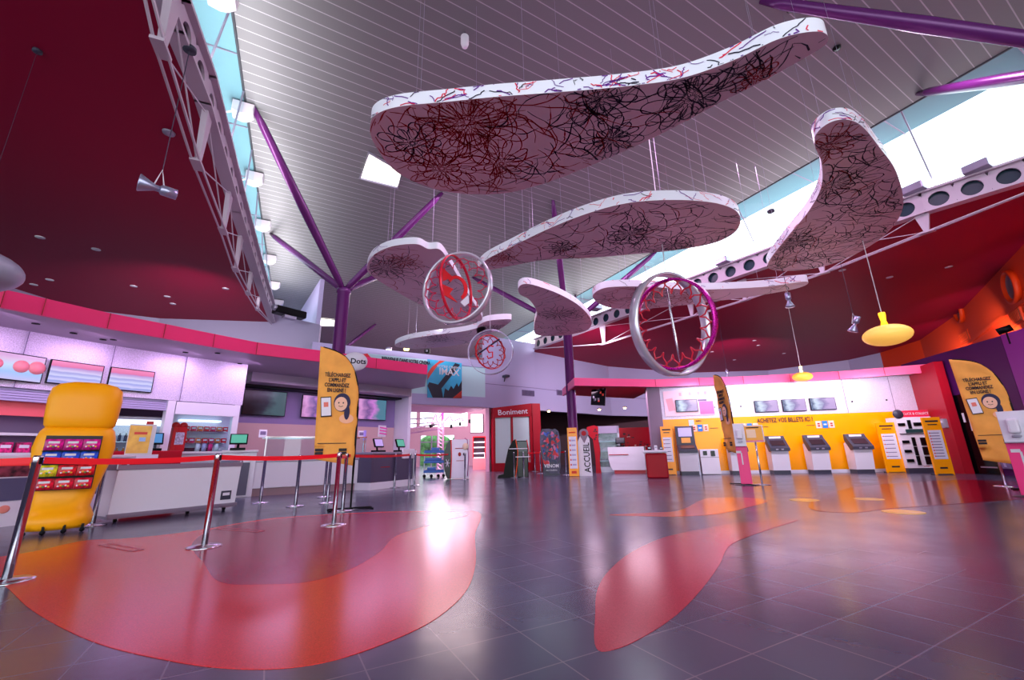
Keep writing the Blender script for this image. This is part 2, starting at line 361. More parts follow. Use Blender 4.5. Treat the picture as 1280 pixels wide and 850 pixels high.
def roof_beam(pts, label, side, posts, hs, rh, step):
    """cellular beam: web plate with round holes, flanges, posts and cables; side=+1 web faces right"""
    t = thing('roof_beam', label, 'beam')
    web = MB(); fla = MB(); z0 = ZR-.02; z1 = ZB; zc = (z0+z1)/2
    for i in range(len(pts)-1):
        a, c = pts[i].copy(), pts[i+1].copy(); a.z = c.z = 0; L = (c-a).length; d = (c-a)/L; nn = Vector((d.y, -d.x, 0))*side
        k = max(1, round(L/step)); s = L/k
        for j in range(k):
            o = a+d*(s*(j+.5)); w = s/2; h = (z1-z0)/2; r = min(rh, h*.8, w*.85); ring = []; out = []
            for q in range(24):
                an = 2*PI*q/24; cx, cz = math.cos(an), math.sin(an); ring.append(o+d*(cx*r)+Vector((0, 0, zc+cz*r)))
                kk = min(w/abs(cx) if abs(cx) > 1e-6 else 1e9, h/abs(cz) if abs(cz) > 1e-6 else 1e9); out.append(o+d*(cx*kk)+Vector((0, 0, zc+cz*kk)))
            vs = ring+out+[v-nn*.05 for v in ring]
            fs = [(q, (q+1) % 24, 24+(q+1) % 24, 24+q) for q in range(24)]+[(q, (q+1) % 24, 48+(q+1) % 24, 48+q) for q in range(24)]
            web.add(vs, fs, bcol)
            web.add([o-d*w-nn*.12+Vector((0, 0, z0)), o+d*w-nn*.12+Vector((0, 0, z0)), o+d*w-nn*.12+Vector((0, 0, z1)), o-d*w-nn*.12+Vector((0, 0, z1))], [(0, 1, 2, 3)], hole_m)
        for z, hgt in ((z0-.03, .06), (z1, .06)):
            an = math.atan2(d.y, d.x); fla.box((a+c)/2+Vector((0, 0, z+hgt/2))-nn*.02, (L+.05, .26, hgt), bcol, an)
    web.build('web_plate', t); fla.build('flange', t)
    feet = []
    for (hx, hy, fx, fy) in posts:
        top = P(hx, hy, z0); dd = ray(fx, fy); tt = math.hypot(top.x, top.y)/math.hypot(dd.x, dd.y); z = (CAM+dd*tt).z
        z = max(5.6, min(z, z0-.4)); ft = Vector((top.x, top.y, z)); feet.append(ft)
        p = MB(); an = yaw(pts[0], pts[-1]); T = Matrix.Translation(top) @ Matrix.Rotation(an, 4, 'Z'); hh = z0-z
        p.add([(-.16, -.05, 0), (.16, -.05, 0), (.16, .05, 0), (-.16, .05, 0), (-.05, -.04, -hh), (.05, -.04, -hh), (.05, .04, -hh), (-.05, .04, -hh)], [(0, 1, 5, 4), (1, 2, 6, 5), (2, 3, 7, 6), (3, 0, 4, 7), (4, 5, 6, 7)], bcol, T=T)
        p.box((0, 0, -hh), (.34, .16, .05), bcol, T=T)
        p.build('strut_post', t)
    ends = [Vector((pts[0].x, pts[0].y, z0)), Vector((pts[-1].x, pts[-1].y, z0))]
    fs = sorted(feet, key=lambda p: (p-ends[0]).length)
    n = Vector(((pts[-1]-pts[0]).y, -(pts[-1]-pts[0]).x, 0)).normalized()*.06
    for sg in (-1, 1): c = MB(); c.tube([ends[0]]+[f+n*sg for f in fs]+[ends[1]], .022, bcol, 6); c.build('cable', t)
    for f in fs[:-1]:
        i = fs.index(f); g = fs[i+1]; c = MB(); c.tube([f, Vector((g.x, g.y, z0))], .014, bcol, 5); c.tube([g, Vector((f.x, f.y, z0))], .014, bcol, 5); c.build('diagonal_rod', t)
    return t
roof_beam(BL, 'pale grey roof beam pierced with round holes on the left', 1, [(216, 0, 198, 59), (259, 143, 245, 205), (287, 242, 272, 287), (301, 296, 291, 336), (314, 341, 306, 366), (324, 372, 319, 386)], .5, .19, .78)
roof_beam(BR, 'pale grey roof beam pierced with round holes on the right', -1, [(1152, 268, 1152, 292), (1022, 312, 1026, 342), (927, 350, 926, 376), (862, 372, 861, 396), (753, 408, 754, 430)], .5, .21, .72)
# brackets at the left eave
br0 = None
for (x0, y0, x1, y1) in [(233, -8, 286, 4), (272, 128, 306, 148), (290, 214, 319, 232), (302, 278, 331, 290), (312, 323, 339, 332), (320, 357, 344, 364), (326, 382, 349, 386)]:
    q = P((x0+x1)/2+8, y1-4, ZC-.35)
    t = thing('eave_bracket', 'white wedge bracket at the left eave, '+{233: 'nearest the camera', 272: 'second from the camera', 290: 'third from the camera', 302: 'fourth from the camera', 312: 'fifth from the camera', 320: 'sixth from the camera', 326: 'farthest from the camera'}[x0], 'bracket', (q.x, q.y, q.z), yaw(EL0, EL1)+PI/2, 'brackets along the left eave')
    b = MB(); b.prism([(-.34, .3), (.12, .3), (.12, .02), (-.08, -.03), (-.2, .0), (-.32, .12)], -.17, .17, whitem, 'y'); b.build('bracket_body', t)
    b = MB(); b.tube([(.1, 0, .1), (.4, 0, -.1)], .025, whitem, 6); b.build('strut_rod', t)
for (x, y) in [(1222, 213), (1143, 240), (905, 330), (745, 388)]:
    q = P(x, y-3, ZB+.15); b = MB(); b.box((0, 0, 0), (.5, .45, .22), grey_m, 0, bev=.03); o = b.build('beam_bracket'); o.location = q; o.rotation_euler = (0, 0, yaw(ER0, ER1))
    tag(o, 'grey bearing block on the right roof beam, '+{1222: 'nearest the camera', 1143: 'behind the upright leaf shaped panel', 905: 'above the long thin cloud panel', 745: 'farthest from the camera'}[x], 'bracket', 'blocks on the right roof beam')
# ------------------------------------------------------------------ tree columns
def tree_column(base, label, fz=6.34, ends=None, r=.2):
    t = thing('tree_column', label, 'column', (base.x, base.y, 0)); b = MB(); b.lathe([(r*1.02, 0), (r, .1), (r, fz-.15), (r*1.15, fz-.12), (r*1.15, fz), (r*.5, fz+.05)], purple, 24); b.build('column_shaft', t)
    for e in ends:
        b = MB(); e = Vector((e.x-base.x, e.y-base.y, e.z)); s = Vector((0, 0, fz-.05)); m = s+(e-s)*.5
        b.tube([s, s+(e-s)*.08, m, s+(e-s)*.92, e], [.07, .11, .13, .10, .05], purple, 12); b.build('strut', t)
    return t
ya = R(-27.5); AX = Vector((math.cos(ya), -math.sin(ya), 0)); BX = Vector((math.sin(ya), math.cos(ya), 0))
c1 = P(430, 362, 6.34); c1.z = 0
tree_column(c1, 'purple branching column behind the snack bar canopy', ends=[P(316, 132, ZC), P(338, 292, ZC), P(553, 241, ZC), c1+AX*3.1+BX*3.4+Vector((0, 0, ZC))])
c2 = P(709, 409, 6.34); c2.z = 0
tree_column(c2, 'purple branching column by the reception desk', ends=[P(691, 250, ZC), P(820, 315, ZC), c2-AX*3.2+BX*3.4+Vector((0, 0, ZC)), c2+AX*3.1+BX*3.4+Vector((0, 0, ZC))])
c3 = c2-BX*14.9
tree_column(c3, 'purple branching column beside the camera, only its struts in view', ends=[P(1147, 117, ZC), c3-AX*3.1+BX*3.3+Vector((0, 0, ZC)), c3-AX*3-BX*3.3+Vector((0, 0, ZC)), c3+AX*3-BX*3.3+Vector((0, 0, ZC))])
c4 = c1+BX*14.5
tree_column(c4, 'farthest purple branching column above the foyer balcony', ends=[P(470, 405, ZC), c4-AX*3.1+BX*3.3+Vector((0, 0, ZC)), c4-AX*3-BX*3.3+Vector((0, 0, ZC))])
# ------------------------------------------------------------------ balcony + foyer
PA, PB = Vector((-9.4, 19.2)), Vector((-1.6, 24.2))
mint = mat('mint_print', (.72, .84, .88), .5)
wallstrip('wall_balcony', [PA, PB], 3.55, 6.15, mint, .25, 'printed mint balcony front above the foyer')
pt = thing('balcony_trim', 'lilac capping and lower band of the balcony front', 'trim', (0, 0, 0))
d = (PB-PA).normalized(); n = Vector((d.y, -d.x)); an = math.atan2(d.y, d.x); mid = (PA+PB)/2; LL = (PB-PA).length
for nm, z, h in (('capping', 5.98, .42), ('lower_band', 3.78, .55)):
    b = MB(); b.box((mid.x+n.x*.03, mid.y+n.y*.03, z), (LL, .12, h), lilac, an); b.build(nm, pt)
b = MB(); b.prism([tuple(PA), tuple(PB), tuple(PB-n*3.2), tuple(PA-n*3.2)], 3.42, 3.55, mat('pink_soffit', (.85, .66, .74), .5)); struct(b.build('ceiling_foyer'), 'underside of the foyer balcony')
# banner text + poster on balcony
def wall_local(px, py): 
    q = W(px, py, PA+n*.1, PB+n*.1); return q
bt = thing('welcome_banner', 'white welcome banner with small capitals beside the blue film poster', 'banner', (0, 0, 0))
q0, q1 = wall_local(470, 447), wall_local(534, 456); c = (q0+q1)/2
b = MB(); b.box((c.x, c.y, c.z), ((q1-q0).length*1.3, .02, .45), mint, an); b.build('banner_sheet', bt)
tq = wall_local(508, 451.5); text('BIENVENUE DANS VOTRE CINEMA', .27, ink, bt, (tq.x+n.x*.04, tq.y+n.y*.04, tq.z), rot=(PI/2, 0, an), sx=.62, bold=.01)
q = [wall_local(452, 443), wall_local(459, 442), wall_local(468, 452), wall_local(463, 453)]
b = MB(); b.add([p+Vector((n.x, n.y, 0))*.03 for p in q], [(0, 1, 2, 3)], red); b.build('red_stripe', bt)
pm = mat('poster_blue', (.20, .62, .78), .4, noise=(.5, .25))
ps = thing('film_poster', 'blue film poster with black shapes on the balcony front', 'poster', (0, 0, 0))
o3 = Vector((n.x, n.y, 0))
q = [wall_local(534, 497)+o3*.02, wall_local(577, 498)+o3*.02, wall_local(577, 454)+o3*.02, wall_local(534, 449)+o3*.02]
b = MB(); b.add([*q, *[p-o3*.02 for p in q]], [(0, 1, 2, 3), (0, 4, 5, 1), (2, 6, 7, 3), (0, 3, 7, 4), (1, 5, 6, 2)], pm)
def pp(u, v, off=.006): a = q[0]+(q[1]-q[0])*u; c = q[3]+(q[2]-q[3])*u; return a+(c-a)*v+o3*off
nv = mat('poster_navy', (.07, .09, .18), .4); rd = mat('poster_red', (.86, .25, .20), .4)
b.add([pp(0, .45), pp(.1, .6), pp(.32, .9), pp(.5, 1), pp(.35, 1), pp(.12, .8), pp(0, .62)], [(0, 1, 5, 6), (1, 2, 4, 5), (2, 3, 4)], rd)
b.add([pp(.15, 0), pp(.45, 0), pp(.4, .25), pp(.95, .95), pp(.8, .98), pp(.3, .35), pp(.05, .4), pp(0, .3)], [(0, 1, 2, 5), (2, 3, 4, 5), (0, 5, 6, 7)], nv)
b.add([pp(.45, 0), pp(1, 0), pp(1, .5), pp(.9, .32), pp(.85, .42), pp(.75, .25), pp(.68, .34), pp(.6, .2), pp(.5, .26)], [(0, 1, 2, 3), (0, 3, 4, 5), (0, 5, 6, 7), (0, 7, 8)], nv)
b.add([pp(.72, 0), pp(1, 0), pp(1, .22), pp(.85, .1)], [(0, 1, 2, 3)], rd)
b.build('poster_sheet', ps); tq = pp(.62, .7, .02); text('IMAX', .5, whitem, ps, tq, rot=(PI/2, 0, an), bold=.01)
tq = pp(.62, .84, .02); text('VOTRE CINEMA', .2, whitem, ps, tq, rot=(PI/2, 0, an))
# foyer shell
wallstrip('wall_foyer', [(-1.6, 24.45), (-1.1, 31), (-.9, 38)], 0, 6.1, pinkw, -.2, 'pink foyer side wall')
b = MB(); fw_y = 38
for (x0, x1, z0, z1) in [(-30, -10.2, 0, ZC), (-10.2, -.9, 5.6, ZC), (-10.2, -.9, 2.6, 3.35), (-10.2, -8.2, 0, 2.6), (-5.2, -.9, 0, 2.6), (-4.1, -.9, 3.35, 5.6), (-6.4, -6.2, 3.35, 5.6), (-8.6, -8.3, 3.35, 5.6)]:
    b.box(((x0+x1)/2, fw_y, (z0+z1)/2), (x1-x0, .2, z1-z0), mat('taupe_wall', (.72, .60, .64), .6))
struct(b.build('wall_far'), 'far foyer wall with windows and glass doors')
b = MB(); b.quad((-10.2, 38, 3.35), (-4.1, 38, 3.35), (-4.1, 38, 5.6), (-10.2, 38, 5.6), glass); o = struct(b.build('window_3'), 'bright foyer windows above the glass doors')
b = MB()
for x in (-8.2, -7.2, -6.7, -6.2, -5.2): b.box((x, 37.95, 1.3), (.1, .08, 2.6), grey_m)
b.box((-6.7, 37.95, 2.05), (3, .08, .08), grey_m); b.quad((-8.2, 38, 0), (-5.2, 38, 0), (-5.2, 38, 2.6), (-8.2, 38, 2.6), glass); struct(b.build('door_1'), 'glass entrance doors at the far end')
wallstrip('wall_snack_side', [(-9.3, 19.6), (-14.5, 27), (-21, 40)], 0, ZC, lilac, .2, 'pink wall closing the foyer on the left')
# green view behind doors
b = MB(); b.box((-6.7, 44, 1.2), (12, .5, 2.4), mat('hedge_green', (.35, .55, .32), .9, noise=(3, .4), bump=1)); b.sphere((-8, 44, 2.2), (1.6, .6, .8), mat('hedge_green', (.3, .5, .3))); b.sphere((-4.5, 44, 2.3), (1.8, .6, .9), mat('hedge_green', (.3, .5, .3))); tag(b.build('hedge'), 'green hedge seen through the far glass doors', 'hedge')
# ------------------------------------------------------------------ hanging clouds
INK = {'red': mat('print_red', (.62, .04, .08), .5), 'dark': mat('print_dark', (.10, .05, .18), .5), 'violet': mat('print_violet', (.40, .08, .55), .5), 'pinkred': mat('print_pink', (.88, .05, .25), .5)}
cloud_bounce = mat('cloud_bounce_pink', (.86, .72, .79), .35)  # panel is white; pink light bounced off the floor is tinted in
rim_w = mat('cloud_rim', (.93, .92, .97), .35)
def inside(p, poly):
    x, y = p; r = False; n = len(poly)
    for i in range(n):
        x0, y0 = poly[i]; x1, y1 = poly[(i+1) % n]
        if (y0 > y) != (y1 > y) and x < (x1-x0)*(y-y0)/(y1-y0)+x0: r = not r
    return r
def cloud(label, px, z, th, seed, flowers, redpart=.3, lines=40, wires=6, rimn=40, cat='ceiling panel'):
    rnd = random.Random(seed); pts = cr_spline([(P(x, y, z).x, P(x, y, z).y, 0) for x, y in px], 7); poly = [(p.x, p.y) for p in pts]
    cx = sum(p[0] for p in poly)/len(poly); cy = sum(p[1] for p in poly)/len(poly); loc = [(x-cx, y-cy) for x, y in poly]
    t = thing('cloud_panel', label, cat, (cx, cy, z), 0, 'suspended printed cloud panels'); b = MB()
    b.prism(loc, 0, th, cloud_bounce, 'z', side=rim_w, smooth=True)
    xs = [p[0] for p in loc]; ys = [p[1] for p in loc]; x0, x1, y0, y1 = min(xs), max(xs), min(ys), max(ys); size = math.hypot(x1-x0, y1-y0)
    def clip(pl, w, m):
        run = []; rw = []
        for k, p in enumerate(pl):
            if inside(p, loc): run.append((p[0], p[1], -.004)); rw.append(w[k] if isinstance(w, list) else w)
            else:
                if len(run) > 1: b.ribbon(run, rw, m)
                run = []; rw = []
        if len(run) > 1: b.ribbon(run, rw, m)
    def inkfor(x): 
        u = (x-x0)/(x1-x0+1e-6)
        return INK['red'] if rnd.random() < max(0, redpart*(1.6-2.2*u)) else INK['dark']
    def petal(fx, fy, an, l, wd, m, w):
        pl = []
        for k in range(15):
            s = k/14*2*PI; rr = l*(.5-.5*math.cos(s)); off = wd*math.sin(s)*(.4+.6*rr/l)
            pl.append((fx+math.cos(an)*(rr*.8+.26*l)-math.sin(an)*off, fy+math.sin(an)*(rr*.8+.26*l)+math.cos(an)*off))
        clip(pl, w, m)
    for (u, v, rad, np_, mm) in flowers:
        fx, fy = x0+(x1-x0)*u, y0+(y1-y0)*v; m = INK[mm]
        for layer in range(2):
            for i in range(np_):
                an = 2*PI*(i+rnd.uniform(-.2, .2))/np_; petal(fx, fy, an, rad*rnd.uniform(.75, 1.05)*(1 if layer == 0 else .6), rad*.21*rnd.uniform(.7, 1.1), m, [rnd.uniform(.004, .011)*(1+1.2*math.sin(k/4.5)) for k in range(15)])
        for i in range(14):
            a = 2*PI*i/14; rr = rad*.12; clip([(fx+rr*.4*math.cos(a), fy+rr*.4*math.sin(a)), (fx+rr*math.cos(a), fy+rr*math.sin(a))], .012, m)
    for i in range(lines):
        x, y = rnd.uniform(x0, x1), rnd.uniform(y0, y1); a = rnd.gauss(math.atan2(y1-y0, x1-x0)*.2+rnd.choice([0, 0, 1.2]), .6); m = inkfor(x); pl = []; w = []; cv = rnd.uniform(-.25, .25)
        n_ = rnd.randint(6, 16); st = rnd.uniform(.05, .11)*min(1, size/6)
        for k in range(n_):
            pl.append((x, y)); a += cv+rnd.gauss(0, .18); x += math.cos(a)*st; y += math.sin(a)*st; w.append(.006+.022*rnd.random()*math.sin(PI*(k+.5)/n_))
        clip(pl, w, m)
    # rim strokes
    n = len(loc); per = [0]
    for i in range(n): per.append(per[-1]+math.hypot(loc[(i+1) % n][0]-loc[i][0], loc[(i+1) % n][1]-loc[i][1]))
    area = sum(loc[i][0]*loc[(i+1) % n][1]-loc[(i+1) % n][0]*loc[i][1] for i in range(n)); sg = 1 if area > 0 else -1
    def rimpt(s, h):
        s %= per[-1]
        for i in range(n):
            if per[i+1] >= s: break
        f = (s-per[i])/(per[i+1]-per[i]+1e-9); a, c = Vector((*loc[i], 0)), Vector((*loc[(i+1) % n], 0)); d = (c-a).normalized(); nn = Vector((d.y, -d.x, 0))*sg
        return a+(c-a)*f+nn*.006+Vector((0, 0, h)), nn
    for i in range(rimn):
        s = rnd.uniform(0, per[-1]); h = rnd.choice([.01, th-.01, rnd.uniform(.02, th)]); dh = rnd.uniform(-1, 1)*.03; ds = rnd.uniform(-.06, .06); k = rnd.randint(4, 9); m = INK[rnd.choice(['violet', 'violet', 'dark', 'pinkred', 'pinkred'])]; run = []; nn = None
        for j in range(k):
            if not 0.004 <= h <= th-.004: break
            p, nn = rimpt(s, h); run.append(p); s += ds+rnd.gauss(0, .02); h += dh+rnd.gauss(0, .012)
        if len(run) > 1: b.ribbon(run, rnd.uniform(.006, .018), m, nn)
    b.build('printed_panel', t)
    for i in range(wires):
        k = int((i+.5)*n/wires); a = Vector((loc[k][0]*.82, loc[k][1]*.82, 0))
        if not inside((a.x, a.y), loc): a = Vector((loc[k][0]*.96, loc[k][1]*.96, 0))
        w = MB(); w.tube([(a.x, a.y, th), (a.x, a.y, ZC-z)], .0035, grey_m, 4, cap=False); w.build('suspension_wire', t)
    return t
cloud('largest cloud panel with red and black flower drawings, highest of the group', [(463, 155), (472, 142), (500, 133), (560, 127), (620, 121), (700, 115), (780, 108), (850, 98), (915, 76), (970, 50), (1010, 40), (1032, 42), (1033, 54), (1010, 70), (950, 103), (900, 128), (850, 155), (800, 180), (740, 206), (690, 226), (640, 240), (600, 243), (555, 239), (515, 226), (488, 208), (467, 178)], 5.5, .21, 3, [(.25, .42, .9, 18, 'red'), (.16, .75, .6, 12, 'red'), (.33, .72, .5, 9, 'red'), (.1, .55, .5, 9, 'dark'), (.78, .3, .65, 13, 'dark'), (.62, .55, .45, 12, 'dark'), (.56, .3, .5, 10, 'dark'), (.9, .2, .3, 8, 'red')], .9, 380, 9, 300)
cloud('middle cloud panel curving to a point on its left, dark drawings', [(599, 339), (606, 326), (640, 308), (690, 284), (740, 265), (790, 253), (850, 250), (900, 255), (924, 268), (921, 288), (895, 303), (850, 312), (800, 317), (740, 322), (680, 325), (635, 333)], 5.5, .21, 4, [(.6, .4, .6, 12, 'dark'), (.8, .6, .5, 10, 'dark'), (.35, .6, .4, 10, 'dark'), (.1, .75, .4, 9, 'red')], .35, 260, 8, 160)
cloud('upright leaf shaped cloud panel at the right with red lines at its tip', [(1018, 180), (1022, 165), (1040, 152), (1062, 150), (1080, 160), (1100, 185), (1118, 210), (1128, 240), (1127, 265), (1110, 290), (1080, 312), (1040, 330), (1000, 338), (965, 337), (961, 327), (985, 295), (1010, 265), (1026, 235), (1027, 205)], 5.5, .21, 5, [(.3, .3, .8, 14, 'dark'), (.5, .7, .7, 14, 'dark'), (.1, .1, .5, 10, 'red')], .2, 420, 6, 260)
cloud('shell shaped cloud panel in front of the left purple column', [(459, 332), (468, 318), (490, 308), (520, 305), (535, 311), (550, 312), (562, 328), (575, 350), (590, 375), (603, 398), (590, 402), (560, 395), (520, 378), (480, 355), (462, 342)], 5.6, .17, 6, [(.2, .2, .8, 16, 'dark'), (.4, .15, .5, 10, 'red')], .6, 90, 5, 30)
cloud('small teardrop cloud panel in front of the right purple column', [(648, 360), (655, 355), (670, 357), (700, 368), (725, 383), (739, 400), (735, 412), (715, 418), (690, 420), (670, 418), (668, 405), (671, 390), (662, 375), (650, 368)], 5.6, .2, 8, [(.5, .5, .8, 12, 'dark')], .4, 110, 4, 30)
cloud('long thin cloud panel in front of the right roof beam', [(741, 372), (752, 361), (780, 358), (820, 359), (860, 362), (910, 361), (960, 358), (1005, 352), (1008, 356), (990, 362), (950, 369), (900, 376), (850, 382), (800, 386), (760, 384)], 5.3, .2, 9, [(.3, .5, .8, 12, 'dark'), (.5, .5, .6, 10, 'red')], .4, 110, 6, 120)
cloud('farthest low cloud panel above the foyer balcony, left piece', [(495, 430), (510, 424), (540, 419), (580, 414), (605, 408), (604, 416), (590, 427), (560, 433), (520, 436), (497, 434)], 5.9, .22, 10, [(.5, .5, .8, 10, 'dark')], .8, 40, 4, 40)
cloud('farthest low cloud panel above the foyer balcony, right piece', [(597, 408), (610, 401), (637, 399), (637, 403), (625, 411), (610, 417), (598, 418)], 5.9, .22, 11, [(.5, .5, .5, 10, 'dark')], .3, 20, 3, 20)
# extra single suspension wires are part of the rings below
# ------------------------------------------------------------------ ring mobiles
lace_m = mat('magenta_lace', (.78, .03, .28), .35)
def hoop(b, r, w, th, m, T, n=64, m2=None):
    vs = []; fs = []
    for k in range(n):
        a = 2*PI*k/n
        for (rr, y) in ((r, -w/2), (r, w/2), (r-th, w/2), (r-th, -w/2)): vs.append((rr*math.cos(a), y, rr*math.sin(a)))
    for k in range(n):
        for j in range(4): fs.append((4*k+j, 4*k+(j+1) % 4, 4*((k+1) % n)+(j+1) % 4, 4*((k+1) % n)+j))
    b.add(vs, fs, m, True, T)
def lace(b, r, m, T, n=14, s=.3, rad=.012, a0=0, a1=2*PI, flip=False):
    for k in range(n):
        a = a0+(a1-a0)*(k+.5)/n; da = (a1-a0)/n/2
        def q(rr, aa): return (rr*math.cos(aa), 0, rr*math.sin(aa))
        r1, r2, r3 = r, r-s*.55, r-s
        b.tube([q(r1, a-da), q(r1-s*.25, a-da*.9), q(r2, a-da*.25), q(r3, a)], rad, m, 5, T=T); b.tube([q(r1, a+da), q(r1-s*.25, a+da*.9), q(r2, a+da*.25), q(r3, a)], rad, m, 5, T=T)
        b.tube([q(r1, a-da), q(r1+.05, a), q(r1, a+da)], rad, m, 5, T=T)
def disc_motif(b, pts, y0, y1, m, T): b.prism(pts, y0, y1, m, 'y', T=T)
RZ, RX, RY = (lambda a: Matrix.Rotation(R(a), 4, 'Z')), (lambda a: Matrix.Rotation(R(a), 4, 'X')), (lambda a: Matrix.Rotation(R(a), 4, 'Y'))
p = D(571, 360, 8.6)
w1 = thing('ring_mobile', 'left hanging ring mobile with a solid red curl in its centre', 'mobile', p, face(p), 'hanging ring mobiles')
T = RZ(-28) @ RY(8); b = MB(); hoop(b, .98, .2, .06, chrome_m, T); b.build('chrome_hoop', w1)
T2 = RZ(62) @ RY(-4); b = MB(); hoop(b, .86, .07, .025, mat('pink_red_hoop', (.90, .12, .25), .25, .3), T2, 56); b.build('red_hoop', w1)
b = MB(); lace(b, .80, lace_m, RZ(-12), 16, .25, .014); b.build('lace_wreath', w1)
b = MB(); T = RZ(20)
arc = [(.30*math.cos(R(a)), .34*math.sin(R(a))) for a in range(-60, 150, 12)]; arc_i = [(.20*math.cos(R(a)), .26*math.sin(R(a))) for a in range(150, -61, -12)]
disc_motif(b, arc+arc_i, -.02, .02, red, T); disc_motif(b, [(-.42, .5), (-.12, .28), (-.38, .12)], -.02, .02, red, T); disc_motif(b, [(-.45, .05), (-.1, -.05), (-.2, -.2), (.02, -.4), (-.35, -.25), (-.42, -.38), (-.36, -.12)], -.02, .02, red, T)
b.build('red_curl', w1); b = MB(); disc_motif(b, [(.1, -.38), (.32, -.14), (.34, -.36), (.22, -.48)], -.02, .02, white, T); b.build('white_tab', w1)
b = MB(); b.tube([(0, 0, .95), (0, 0, (ZC-p.z)/.83)], .009, whitem, 5); b.build('suspension_wire', w1)
w1.scale = (.83, .83, .83)
p = D(840, 405, 9.5)
w2 = thing('ring_mobile', 'right hanging ring mobile with glittering pink hoop and chrome hoop', 'mobile', p, face(p), 'hanging ring mobiles')
b = MB(); hoop(b, 1.14, .22, .06, chrome_m, RZ(50) @ RX(6) @ RY(-6)); b.build('chrome_hoop', w2)
glit = mat('glitter_pink', (.95, .08, .55), .25, .4, noise=(40, .5)); b = MB(); hoop(b, 1.0, .13, .05, glit, RZ(-34) @ RX(8) @ RY(-8)); b.build('pink_hoop', w2)
b = MB(); lace(b, .93, mat('rose_lace', (.85, .15, .25), .35), RZ(-34) @ RX(8) @ RY(-8), 18, .27, .016); b.build('lace_wreath', w2)
b = MB(); b.tube([(-.02, 0, .85), (.0, 0, .3), (.04, 0, -.3), (.06, 0, -.85)], [.012, .025, .03, .012], chrome, 8); b.build('centre_spindle', w2)
b = MB(); b.tube([(0, 0, 1.1), (0, 0, ZC-p.z)], .01, whitem, 5); b.build('suspension_wire', w2)
p = D(613, 440, 15.5)
w3 = thing('ring_mobile', 'small distant ring mobile with curl and dial like lace', 'mobile', p, face(p), 'hanging ring mobiles')
b = MB(); hoop(b, .86, .18, .02, mat('clear_acrylic', (.85, .85, .95), .1, .5), RZ(-12)); b.build('silver_hoop', w3)
b = MB(); hoop(b, .66, .06, .03, red, RZ(34)); b.build('red_hoop', w3)
b = MB(); lace(b, .58, mat('dark_red_lace', (.65, .03, .15), .4), RZ(20), 12, .22, .016); b.build('lace_wreath', w3)
b = MB(); b.tube([(.12, 0, .22), (-.05, 0, .25), (-.12, 0, .1), (-.05, 0, -.02), (.08, 0, 0), (.08, 0, -.2), (-.08, 0, -.25), (-.12, 0, -.15)], .03, red, 6); b.build('red_curl', w3)
b = MB(); b.tube([(-.5, 0, -.1), (.35, 0, .5)], .03, INK['dark'], 6); b.build('dark_bar', w3)
b = MB(); b.tube([(0, 0, .85), (0, 0, ZC-p.z)], .008, whitem, 4); b.build('suspension_wire', w3)
# ------------------------------------------------------------------ LEFT: snack bar canopy
FL = [P(-90, 372, 3.45), P(0, 384, 3.45), P(52, 394, 3.45), P(134, 410.5, 3.45), P(204, 422.5, 3.45), P(266, 433.7, 3.45), P(320, 443, 3.45), P(400, 452, 3.45), P(470, 460.5, 3.45), P(534, 468, 3.45)]
WLn = [(-10.4, 4.5), (-10.1, 6.6), (-9.85, 7.75), (-9.5, 8.5), (-9.05, 9.4), (-8.35, 10.5), (-7.45, 11.65)]
RL = [(-8.75, 13.4), (-4.9, 17.6)]
cn = thing('snack_bar_canopy', 'curved canopy with bright pink fascia above the snack counters', 'canopy')
o = wallstrip('fascia', FL, 3.45, 3.76, fascia, .08, parent=cn)
for p in FL[1:-1]: b = MB(); b.box((p.x*.999, p.y*.999, 3.605), (.012, .012, .31), INK['red'], face(p)); b.build('panel_joint', cn)
sof = [(p.x*1.006, p.y*1.006) for p in FL]+[(-3.4, 16.2), RL[1], RL[0], (-8.3, 12.6)]+[(x-.3, y+.1) for x, y in WLn[::-1]]
b = MB(); b.prism(sof, 3.5, 3.62, soffit); b.build('soffit', cn)
for (x, y) in [(7, 412), (45, 404), (92, 416), (142, 424), (129, 424), (232, 440), (272, 441), (300, 454)]:
    q = P(x, y, 3.5); dl = MB(); dl.lathe([(.06, -.012), (.06, 0), (.001, .0)], black, 12, (q.x, q.y, 3.492)); dl.build('downlight', cn)
# white header wall with joints and screens
hw = thing('menu_header', 'speckled white header wall carrying the snack menu screens', 'header wall')
wallstrip('header_panel', WLn, 2.37, 3.5, wpanel, .25, parent=hw)
for (x, y, y2) in [(38, 412, 455), (143, 440, 490), (234, 449, 502)]:
    for i in range(len(WLn)-1):
        q = W(x, y, WLn[i], WLn[i+1]); 
        if min(WLn[i][1], WLn[i+1][1])-.01 <= q.y <= max(WLn[i][1], WLn[i+1][1])+.01: b = MB(); b.box((q.x*.998, q.y*.998, 2.93), (.012, .02, 1.12), lilacd, face(q)); b.build('panel_joint', hw); break
def screen(label, quadpx, p0, p1, m, off=.06, group=None, name='menu_screen', cat='screen'):
    q = [W(x, y, p0, p1) for x, y in quadpx]; c = sum(q, Vector())/4; w = ((q[1]-q[0]).length+(q[2]-q[3]).length)/2; h = ((q[3]-q[0]).length+(q[2]-q[1]).length)/2
    rz = yaw(p0, p1); nn = Vector((math.sin(rz), -math.cos(rz), 0)); c = c+nn*.0
    t = thing(name, label, cat, (c.x, c.y, c.z), rz, group); b = MB(); b.box((0, -off/2, 0), (w, off, h), black, bev=.008); b.build('screen_body', t)
    b = MB(); b.box((0, -off-.002, 0), (w-.04, .004, h-.04), m); b.build('display', t); return t
sm1 = screen_mat('menu_blue', [(0, (.75, .70, .88)), (1, (.80, .62, .82)), (.35, (.60, .72, .92)), (.6, (.72, .80, .95)), (.85, (.82, .70, .85))], True, .75)
